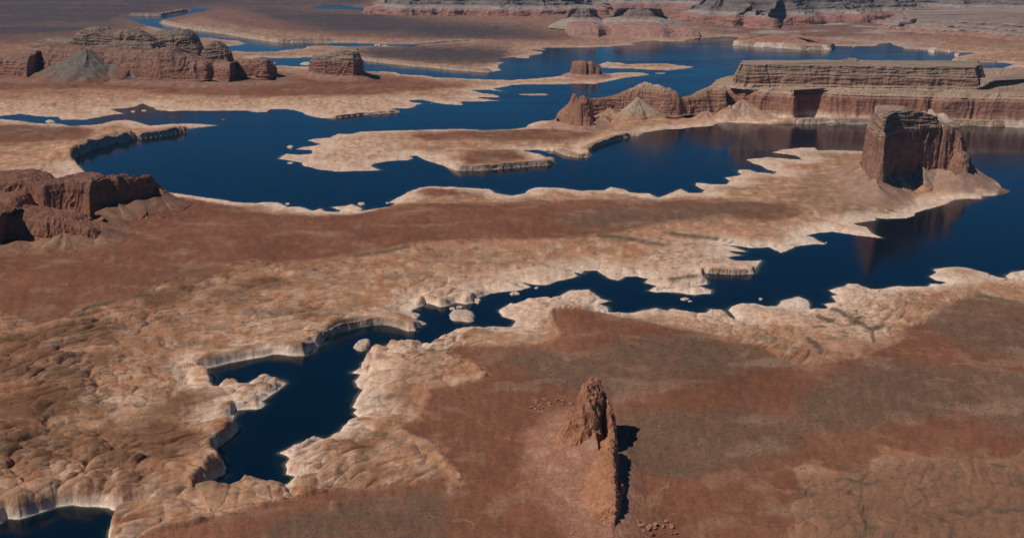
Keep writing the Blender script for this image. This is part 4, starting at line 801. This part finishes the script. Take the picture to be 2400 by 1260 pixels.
def build_shore_mesa():
    t = thing('low_shore_mesa', 'low red hill with a white cliff foot on the far shore above the long mesa', 'mesa', GP(1830, 112, 0))
    o = outline_px([(1721,106),(1760,108.5),(1838,112.5),(1900,116),(1944,117),(1955,109),(1900,98),(1780,95),(1735,98)], 0)
    ob = [tower('cliff', o, [(-4,-14),(8,-8),(36,4),(44,14),(52,90),(70,150),(82,210)], 11, t, [(-5,(.58,.45,.36)),(36,(.60,.46,.37)),(44,(.34,.18,.13)),(60,(.31,.15,.11)),(90,(.33,.17,.12))], mat=M_far, flute=9, lam=80, rough=2, seed=29, smooth=2, wav=22, wlam=240)]
    offset_to(t, ob)
build_shore_mesa()

# ---- far buttes and the plateau walls across the top
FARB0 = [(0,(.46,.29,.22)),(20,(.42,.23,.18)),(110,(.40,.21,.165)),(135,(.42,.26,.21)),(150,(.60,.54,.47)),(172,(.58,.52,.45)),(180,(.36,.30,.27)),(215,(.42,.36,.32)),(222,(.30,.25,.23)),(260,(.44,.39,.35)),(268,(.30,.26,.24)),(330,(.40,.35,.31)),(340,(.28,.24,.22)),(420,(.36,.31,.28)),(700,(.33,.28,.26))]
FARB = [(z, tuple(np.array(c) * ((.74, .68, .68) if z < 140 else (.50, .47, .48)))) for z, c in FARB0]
def build_far():
    t = thing('distant_red_shelf', 'distant red shelf cliffs carrying two pale cone-shaped buttes beyond the lake', 'mesa', GP(1480, 88, 0))
    shelf = [(1335,88,10,74,900,1),(1345,90,10,64,1100,1),(1380,90,10,60,1200,1),(1405,90,10,61,1200,1),(1412,84,14,60,1200,1),(1430,82,14,60,1200,1),(1440,88,10,60,1200,1),(1480,88,10,58,1200,1),(1530,90,10,62,1000,1),(1555,90,10,64,900,1),(1580,88,10,66,900,1),(1610,88,10,66,800,1),(1625,88,10,68,700,1),(1640,88,10,76,400,1)]
    ob = [sweep('shelf_cliff', shelf, t, [(0,(.40,.26,.19)),(25,(.35,.19,.15)),(500,(.34,.20,.155))], 17, 22, 150, 4, seed=51, mat=M_far, smooth=1)]
    for nm, u, v0, v1, r_, sd_ in (('left_cone', 1375, 62, 22, 330, 1), ('right_cone', 1512, 60, 20, 520, 2)):
        x, y, _ = GP(u, 86, 0); y += 600; zb = float(ZAT(v0, y)) - 20; zt = float(ZAT(v1, y))
        th = np.linspace(0, 2 * np.pi, 16, endpoint=False); o = np.stack([x + r_ * np.cos(th) * (1 + .12 * np.sin(3 * th)), y + r_ * .7 * np.sin(th)], -1)
        H_ = zt - zb
        ob.append(tower(nm, o, [(zb, -40), (zb + .25 * H_, .12 * r_), (zb + .5 * H_, .4 * r_), (zb + .6 * H_, .52 * r_), (zb + .95 * H_, .62 * r_), (zt, .68 * r_)], 18, t, [(zb,(.30,.225,.185)), (zb + .45 * H_,(.33,.275,.235)), (zb + .6 * H_,(.22,.145,.12)), (zt,(.21,.155,.13))], mat=M_far, flute=16, lam=110, rough=3, ledge=5, lscale=14, seed=52 + sd_, smooth=2))
    offset_to(t, ob)
    # walls
    def wall(name, label, pts, z0, prof, seed, wav, wlam, bands=FARB, res=26):
        u, v = np.mean(pts, axis=0); t = thing(name, label, 'plateau', GP(u, v, 0))
        o = outline_px(pts, z0)
        ob = [tower('cliff_wall', o, prof, res, t, bands, mat=M_far, flute=26, lam=170, rough=6, ledge=9, lscale=18, seed=seed, smooth=2, wav=wav, wlam=wlam)]
        offset_to(t, ob); return t
    wall('distant_plateau', 'pale grey plateau wall with a red foot at the top centre-left of the view',
         [(872,40),(930,46),(1000,48),(1100,50),(1200,52),(1300,50),(1420,46),(1420,20),(1300,8),(1000,4),(940,8),(900,20)], 0,
         [(-5,-60),(30,-20),(130,20),(140,120),(175,200),(180,280),(215,300),(222,360),(262,380),(268,430),(335,460),(342,540),(420,570),(430,640),(560,680)], 61, 190, 700)
    wall('distant_mesa', 'layered grey and red mesa beyond the lake at the top right of centre',
         [(1600,62),(1660,66),(1700,70),(1780,72),(1840,70),(1900,66),(2000,62),(2100,60),(2160,52),(2140,34),(1900,28),(1700,28),(1600,36)], 0,
         [(-5,-60),(30,-20),(110,20),(120,90),(150,140),(175,170),(180,230),(218,250),(222,300),(262,330),(300,350)], 62, 260, 620)
    wall('distant_tableland', 'hazy grey tableland filling the top right corner',
         [(1380,28),(1500,34),(1650,36),(1850,40),(2050,42),(2250,46),(2500,50),(2900,52),(2900,6),(2200,2),(1500,2)], 0,
         [(-5,-80),(60,-20),(130,30),(140,160),(175,230),(180,330),(215,350),(222,430),(262,450),(268,540),(335,570),(342,660),(420,700),(430,800),(560,860)], 63, 330, 900, res=30)
    wall('distant_red_bench', 'low red bench with grey ledges at the upper right edge beyond the bay',
         [(2060,80),(2150,85),(2260,93),(2420,106),(2800,114),(2800,44),(2300,44),(2060,50)], 0,
         [(-5,-50),(20,0),(45,30),(50,90),(75,110),(80,200),(110,220),(116,300),(150,320)], 64, 80, 420, bands=[(0,(.33,.18,.135)),(60,(.31,.165,.125)),(78,(.34,.26,.215)),(90,(.24,.17,.145)),(112,(.31,.24,.205)),(120,(.23,.17,.15)),(150,(.27,.20,.17)),(200,(.27,.19,.16))])
build_far()

# ------------------------------------------------------------------ cliffed shores: real wall faces where the lake cuts the rock
def sample(F_, x, y):
    i = np.clip(np.interp(y, Ys, np.arange(NR)), 0, NR - 1.001); j = np.clip(np.interp(x / y, Ss, np.arange(NC)), 0, NC - 1.001)
    i0 = i.astype(int); j0 = j.astype(int); fi = i - i0; fj = j - j0
    return F_[i0, j0]*(1-fi)*(1-fj) + F_[i0, j0+1]*(1-fi)*fj + F_[i0+1, j0]*fi*(1-fj) + F_[i0+1, j0+1]*fi*fj
for ci, (hc, pts) in enumerate(CLIFFS):
    if hc % 1 > .25: continue
    x, y = G(*np.asarray(pts, float).T, 0.0); L_ = np.concatenate([[0], np.cumsum(np.hypot(np.diff(x), np.diff(y)))])
    res = max(1.6, float(np.mean(y)) / 2333 * 1.9); n = max(12, int(L_[-1] / res)); s_ = np.linspace(0, L_[-1], n)
    px_, py_ = np.interp(s_, L_, x), np.interp(s_, L_, y)
    for _ in range(4):
        px_[1:-1] = (px_[:-2] + px_[2:] + 2 * px_[1:-1]) / 4; py_[1:-1] = (py_[:-2] + py_[2:] + 2 * py_[1:-1]) / 4
    qx, qy = px_.copy(), py_.copy()
    for _ in range(30):
        qx[1:-1] = (qx[:-2] + qx[2:]) / 2; qy[1:-1] = (qy[:-2] + qy[2:]) / 2
    tx, ty = np.gradient(qx), np.gradient(qy); tl = np.hypot(tx, ty); nx, ny = ty / tl, -tx / tl
    a_ = sample(sd, px_ + nx * 15, py_ + ny * 15).mean(); b_ = sample(sd, px_ - nx * 15, py_ - ny * 15).mean()
    if a_ > b_: nx, ny = -nx, -ny                       # n points to the water
    wob = fbm(s_ / (hc * 2.2) + ci * 7, s_ * 0 + ci, 3) * hc * 0.12; off = 0.10 * hc + wob
    top = hc * (0.92 + 0.25 * perlin(px_ / 60, py_ / 60)) * sstep(0, 1.5 * hc, np.minimum(s_, L_[-1] - s_) + .25 * hc)
    rows = []
    for f, ins in ((-.12, -.05), (0, 0), (.12, .03), (.5, .08), (.86, .15), (.96, .22), (1.03, .42), (.97, 1.2), (.35, 3.0), (-.1, 4.0)):
        rows.append(np.stack([px_ + nx * (off - ins * hc), py_ + ny * (off - ins * hc), top * f - (2 if f < 0 else 0)], -1))
    P = lattice(np.stack(rows, 1), 1e9, max(1.2, hc / 14)); P = weather(P, hc * .07, hc * .8, hc * .02, seed=ci, zc=4)
    wall = body('shore_cliff', P, M_cliff if y.mean() < 6500 else M_far, [(-5,(.50,.37,.28)),(hc*.30,(.52,.39,.30)),(hc*.55,(.44,.30,.22)),(hc*.8,(.38,.235,.16)),(hc*1.2,(.36,.21,.14))], None, ci, streak=.12)
    tag(wall, 'cliffed lake shore with a pale foot', kind='structure')

# ------------------------------------------------------------------ islets
def islet(pts, hgt, label, color=(.52,.38,.29), res=None, steep=.45, seed=0, group=None, name='islet'):
    o = outline_px(pts, 0); per = np.sum(np.linalg.norm(np.roll(o, -1, 0) - o, axis=1)); res = res or max(1.2, per / 130)
    o = smooth_closed(resample(o, res), 3); c = o.mean(0); K = 14; rings = []
    for k in range(K + 1):
        f = k / K; q = c + (o - c) * (1.04 - f)
        z = hgt * (1 - (1 - min(1, f / steep)) ** 2) if f < steep else hgt * (1 + .12 * (f - steep))
        zz = z - 1.5 * (k == 0) + 0.16 * hgt * fbm(q[:, 0] / (hgt * 1.7) + seed, q[:, 1] / (hgt * 1.7), 3) * min(1, f * 5)
        zz = zz + 0.10 * hgt * (np.floor(zz / (hgt * .22)) - zz / (hgt * .22) + .5)
        rings.append(np.concatenate([q, (zz + np.zeros(len(q)))[:, None]], 1))
    P = np.stack(rings, 1); P = np.concatenate([P, P[:1]], 0)
    P[:, :-1, :2] += (fbm3(P[:, :-1, 0] / (hgt * 1.3), P[:, :-1, 1] / (hgt * 1.3), P[:, :-1, 2] / hgt + seed, 2) * hgt * .12)[..., None]
    P[-1] = P[0]; ctr = np.array(GP(*np.mean(np.asarray(pts, float), 0), 0)); P = P - ctr
    col = np.zeros(P.shape, np.float32); col[:] = color
    z = P[..., 2]; col = mixc(col, (.60,.46,.36), np.clip(1 - z / (hgt * .7), 0, 1) * .7); col *= (1 + .15 * perlin(z / 1.1, z * 0 + seed) + .2 * fbm(P[..., 0] / 7, P[..., 1] / 7, 3))[..., None]
    ob = link_mesh(name, P.reshape(-1, 3), grid_faces(*P.shape[:2]), M_islet, col=np.clip(col, .02, .75))
    ob.location = ctr
    return tag(ob, label, 'islet', group)
def blob(u, v, w_, h_, n=14, seed=0):
    r_ = np.random.RandomState(seed + 5); a = np.linspace(0, 2 * np.pi, n, endpoint=False)
    k = 1 + .18 * r_.randn(n); return [(u + w_ / 2 * np.cos(t_) * kk, v + h_ / 2 * np.sin(t_) * kk) for t_, kk in zip(a, k)]
islet([(1053,738),(1060,730),(1075,728),(1092,728),(1110,734),(1114,742),(1108,748),(1112,752),(1098,755),(1080,752),(1066,752),(1056,748)], 9, 'largest pale rock islet in the narrow channel, striped and flat-topped', seed=1)
islet([(828,814),(838,804),(850,798),(862,797),(870,801),(868,810),(860,819),(848,823),(836,820)], 8, 'rounded pale rock islet in the channel below the curved cliff', seed=2)
SM = [(1060,723,15,6,2.5,'small low rock just above the striped islet, left of its twin'),(1077,720,15,5,2.5,'small low rock just above the striped islet, right of its twin'),
 (1119,706,16,10,5,'pale boulder-like islet at the foot of the shore cliff, right of the green shallows'),(1208,688,20,9,3,'low pale islet near the mouth of the narrow neck of the channel'),
 (1257,675,11,4,2,'tiny pale rock off the domed shore left of the wide channel'),(1604,701,20,6,2.5,'larger of two low pale rocks in the middle of the wide channel'),
 (1617,706,10,4,1.5,'smaller of two low pale rocks in the middle of the wide channel'),(1783,701,10,5,2,'tiny pale rock between the stepped headland and the near shore of the wide channel'),
 (848,478,16,6,4,'white-edged islet off the near shore beside the jagged point'),(908,476,9,3,2,'tiny rock beside the pale slope of the near shore'),
 (674,478,12,4,2.5,'small rock off the near shore left of the jagged point'),(681,345,17,6,5,'rounded rock off the left tip of the long peninsula'),
 (681,382,16,3,2.5,'flat rock just below the left tip of the long peninsula'),(117,285,20,5,5,'low white islet in the inlet at the left edge'),
 (313,262,11,3,4,'left one of two white specks of rock in the dark cove at upper left'),(338,260,12,3,4,'right one of two white specks of rock in the dark cove at upper left'),
 (1252,222,70,4,1.5,'long flat sandbar lying alone in the lake above the peninsula'),(1548,172,26,2,2,'low bar of rock right of the spit with the small butte'),
 (638,148,18,3,3,'narrow pale bar in the back channel, left one'),(717,150,26,6,7,'pale lumpy islet in the back channel just left of the blocky butte'),
 (2188,121,21,8,26,'tallest pale cone of rock in the far bay at upper right'),(2225,120,11,6,12,'small pale cone against the far shore at upper right'),
 (2243,130,13,7,14,'pale cone beside the red point at upper right'),(2001,109,6,3,8,'white speck of rock off the far beach at upper right'),(885,106,14,3,5,'low pale islet in the far river, left one of a pair'),(903,108,14,3,5,'low pale islet in the far river, right one of a pair')]
for k, (u, v, w_, h_, hg, lab) in enumerate(SM):
    flat = 'sandbar' in lab or 'bar ' in lab
    islet(blob(u, v, w_, h_, seed=k), hg, lab, seed=k + 5, color=(.46,.30,.215) if flat else (.54,.41,.32), name='sandbar' if 'sandbar' in lab else 'islet')

# ------------------------------------------------------------------ boats
def boat(u, v, rz, L_, label):
    x, y, _ = GP(u, v, 0); t = thing('motor_boat', label, 'boat', (x, y, 0)); t.rotation_euler = (0, 0, rz)
    W_ = L_ * .30; n = 9; V = []; F = []
    for i in range(n):
        f = i / (n - 1); wd = W_ / 2 * (1 - max(0, (f - .55) / .45) ** 2.2) + .02
        for s_, z in ((-1, .9 + .4 * f), (-.8, -.3), (.8, -.3), (1, .9 + .4 * f)): V.append((L_ * (f - .5), s_ * wd, z))
    for i in range(n - 1):
        for j in range(4): F.append((i * 4 + j, i * 4 + (j + 1) % 4, (i + 1) * 4 + (j + 1) % 4, (i + 1) * 4 + j))
    F += [(0, 1, 2, 3), ((n-1)*4+3, (n-1)*4+2, (n-1)*4+1, (n-1)*4)]
    link_mesh('hull', V, F, M_boat, t, smooth=False)
    def bx(name, x0, x1, w2, z0, z1, mat, slope=0.0):
        V = [(x0,-w2,z0),(x1,-w2,z0),(x1,w2,z0),(x0,w2,z0),(x0+slope,-w2*.92,z1),(x1-slope*2,-w2*.92,z1),(x1-slope*2,w2*.92,z1),(x0+slope,w2*.92,z1)]
        return link_mesh(name, V, [(0,3,2,1),(4,5,6,7),(0,1,5,4),(1,2,6,5),(2,3,7,6),(3,0,4,7)], mat, t, smooth=False)
    bx('cabin', -L_*.3, L_*.2, W_*.40, 1.05, 2.5, M_boat, .2); bx('window_band', -L_*.24, L_*.19, W_*.405, 1.75, 2.2, M_boatglass, .15); bx('roof', -L_*.36, L_*.16, W_*.44, 2.52, 2.7, M_boat)
boat(1012, 243.5, .3, 17, 'white boat on the lake off the tan sandbars')
boat(1936, 569, 1.2, 9, 'white boat moored at the tip of the sandy point by the wide channel')
boat(524, 281, .1, 16, 'white boat on the open lake at upper left')

# ------------------------------------------------------------------ boulders round the fin
def rock_mesh(seed):
    r_ = np.random.RandomState(seed); t_ = (1 + 5 ** .5) / 2
    v = np.array([(-1,t_,0),(1,t_,0),(-1,-t_,0),(1,-t_,0),(0,-1,t_),(0,1,t_),(0,-1,-t_),(0,1,-t_),(t_,0,-1),(t_,0,1),(-t_,0,-1),(-t_,0,1)], float)
    v /= np.linalg.norm(v[0]); v *= (1 + .28 * r_.randn(12))[:, None].clip(.6, 1.5); v *= (1.2, .9, .75)
    f = [(0,11,5),(0,5,1),(0,1,7),(0,7,10),(0,10,11),(1,5,9),(5,11,4),(11,10,2),(10,7,6),(7,1,8),(3,9,4),(3,4,2),(3,2,6),(3,6,8),(3,8,9),(4,9,5),(2,4,11),(6,2,10),(8,6,7),(9,8,1)]
    return v, np.array(f)
protos = []
for k in range(5):
    v, f = rock_mesh(k); me = bpy.data.meshes.new('boulder'); me.from_pydata(v.tolist(), [], f.tolist())
    a = me.attributes.new('col', 'FLOAT_COLOR', 'POINT'); a.data.foreach_set('color', np.tile((.34,.175,.115,1.0), 12)); me.materials.append(M_talus); protos.append(me)
rb = random.Random(5)
spots = []
for _ in range(46): spots.append((rb.gauss(1478, 38), rb.gauss(1232, 14), rb.uniform(1.2, 4.2), 'reddish boulder lying at the right foot of the near end of the fin', 'boulders at the foot of the fin'))
for _ in range(34): spots.append((rb.gauss(1290, 26), rb.gauss(948, 10), rb.uniform(1.6, 4.2), 'reddish boulder in the rubble on the left side of the fin', 'boulders left of the fin'))
for _ in range(60): spots.append((rb.gauss(345, 42), rb.gauss(490, 9), rb.uniform(2.0, 5.0), 'dark boulder on the slope below the broken mesa', 'boulders below the broken mesa'))
big = {g: max(q[2] for q in spots if q[4] == g) for g in set(q[4] for q in spots)}
for (u, v, s_, lab, grp) in spots:
    if s_ == big[grp]: lab = 'largest of the ' + grp + ', reddish brown and angular'
    x, y, _ = GP(u, v, 38); z = float(ground_z(x, y)); 
    if 'fin' in grp and 'right foot' in lab: z += 1.5
    o = bpy.data.objects.new('boulder', rb.choice(protos)); S.collection.objects.link(o)
    o.location = (x, y, z + s_ * .3); o.scale = (s_,) * 3; o.rotation_euler = (rb.uniform(-.4, .4), rb.uniform(-.4, .4), rb.uniform(0, 6.28)); tag(o, lab, 'boulder', grp)

# ------------------------------------------------------------------ scrub: low bushes scattered over the nearer plains
rr = np.random.RandomState(3); n = 90000
yy = 1 / (1 / 1080 - rr.rand(n) * (1 / 1080 - 1 / 2700)); ss = rr.uniform(-.6, .6, n); xx = ss * yy
ii = np.clip(np.searchsorted(Ys, yy), 0, NR - 1); jj = np.clip(np.searchsorted(Ss, ss), 0, NC - 1)
dens = np.clip(0.10 + 0.9 * grey[ii, jj] * red[ii, jj] + 0.35 * red[ii, jj] * (perlin(xx / 60, yy / 60) > .1), 0, 1) + 0.9 * wash[ii, jj]
keep = (rr.rand(n) < dens * .42) & (sd[ii, jj] > 25) & ~((np.abs(xx - 130) < 45) & (yy > 1200) & (yy < 1560)); xx, yy = xx[keep], yy[keep]; n = len(xx)
zz = ground_z(xx, yy); s_ = (0.75 + 0.9 * rr.rand(n) ** 2) * np.clip(yy / 1400, .9, 1.4)
base = np.array([(1,0,0),(.3,.95,0),(-.8,.6,0),(-.8,-.6,0),(.3,-.95,0),(0.1,.1,.8)])
Vb = base[None] * s_[:, None, None] * (1 + .25 * rr.randn(n, 6, 1)); Vb += np.stack([xx, yy, zz - .1], -1)[:, None]
fb = np.array([(0,1,5),(1,2,5),(2,3,5),(3,4,5),(4,0,5)]); Fb = (np.arange(n)[:, None, None] * 6 + fb[None]).reshape(-1, 3)
sh = link_mesh('desert_scrub', Vb.reshape(-1, 3), Fb, M_shrub, smooth=False)
tag(sh, 'low dark desert bushes scattered over the red plains and washes', 'scrub', kind='stuff')

# ------------------------------------------------------------------ haze
bm_v = [(-140000,-3000,-60),(140000,-3000,-60),(140000,120000,-60),(-140000,120000,-60),(-140000,-3000,1000),(140000,-3000,1000),(140000,120000,1000),(-140000,120000,1000)]
mh = bpy.data.materials.new('haze_air'); mh.use_nodes = True; th_ = mh.node_tree; th_.nodes.clear()
oo = th_.nodes.new('ShaderNodeOutputMaterial'); pv = th_.nodes.new('ShaderNodeVolumePrincipled')
pv.inputs['Color'].default_value = (0.42, 0.66, 1.0, 1); pv.inputs['Density'].default_value = 0.6e-5
th_.links.new(pv.outputs[0], oo.inputs['Volume'])
hz = link_mesh('haze', bm_v, [(0,3,2,1),(4,5,6,7),(0,1,5,4),(1,2,6,5),(2,3,7,6),(3,0,4,7)], mh, smooth=False)
tag(hz, 'thin blue haze in the air over the lake country', kind='stuff')
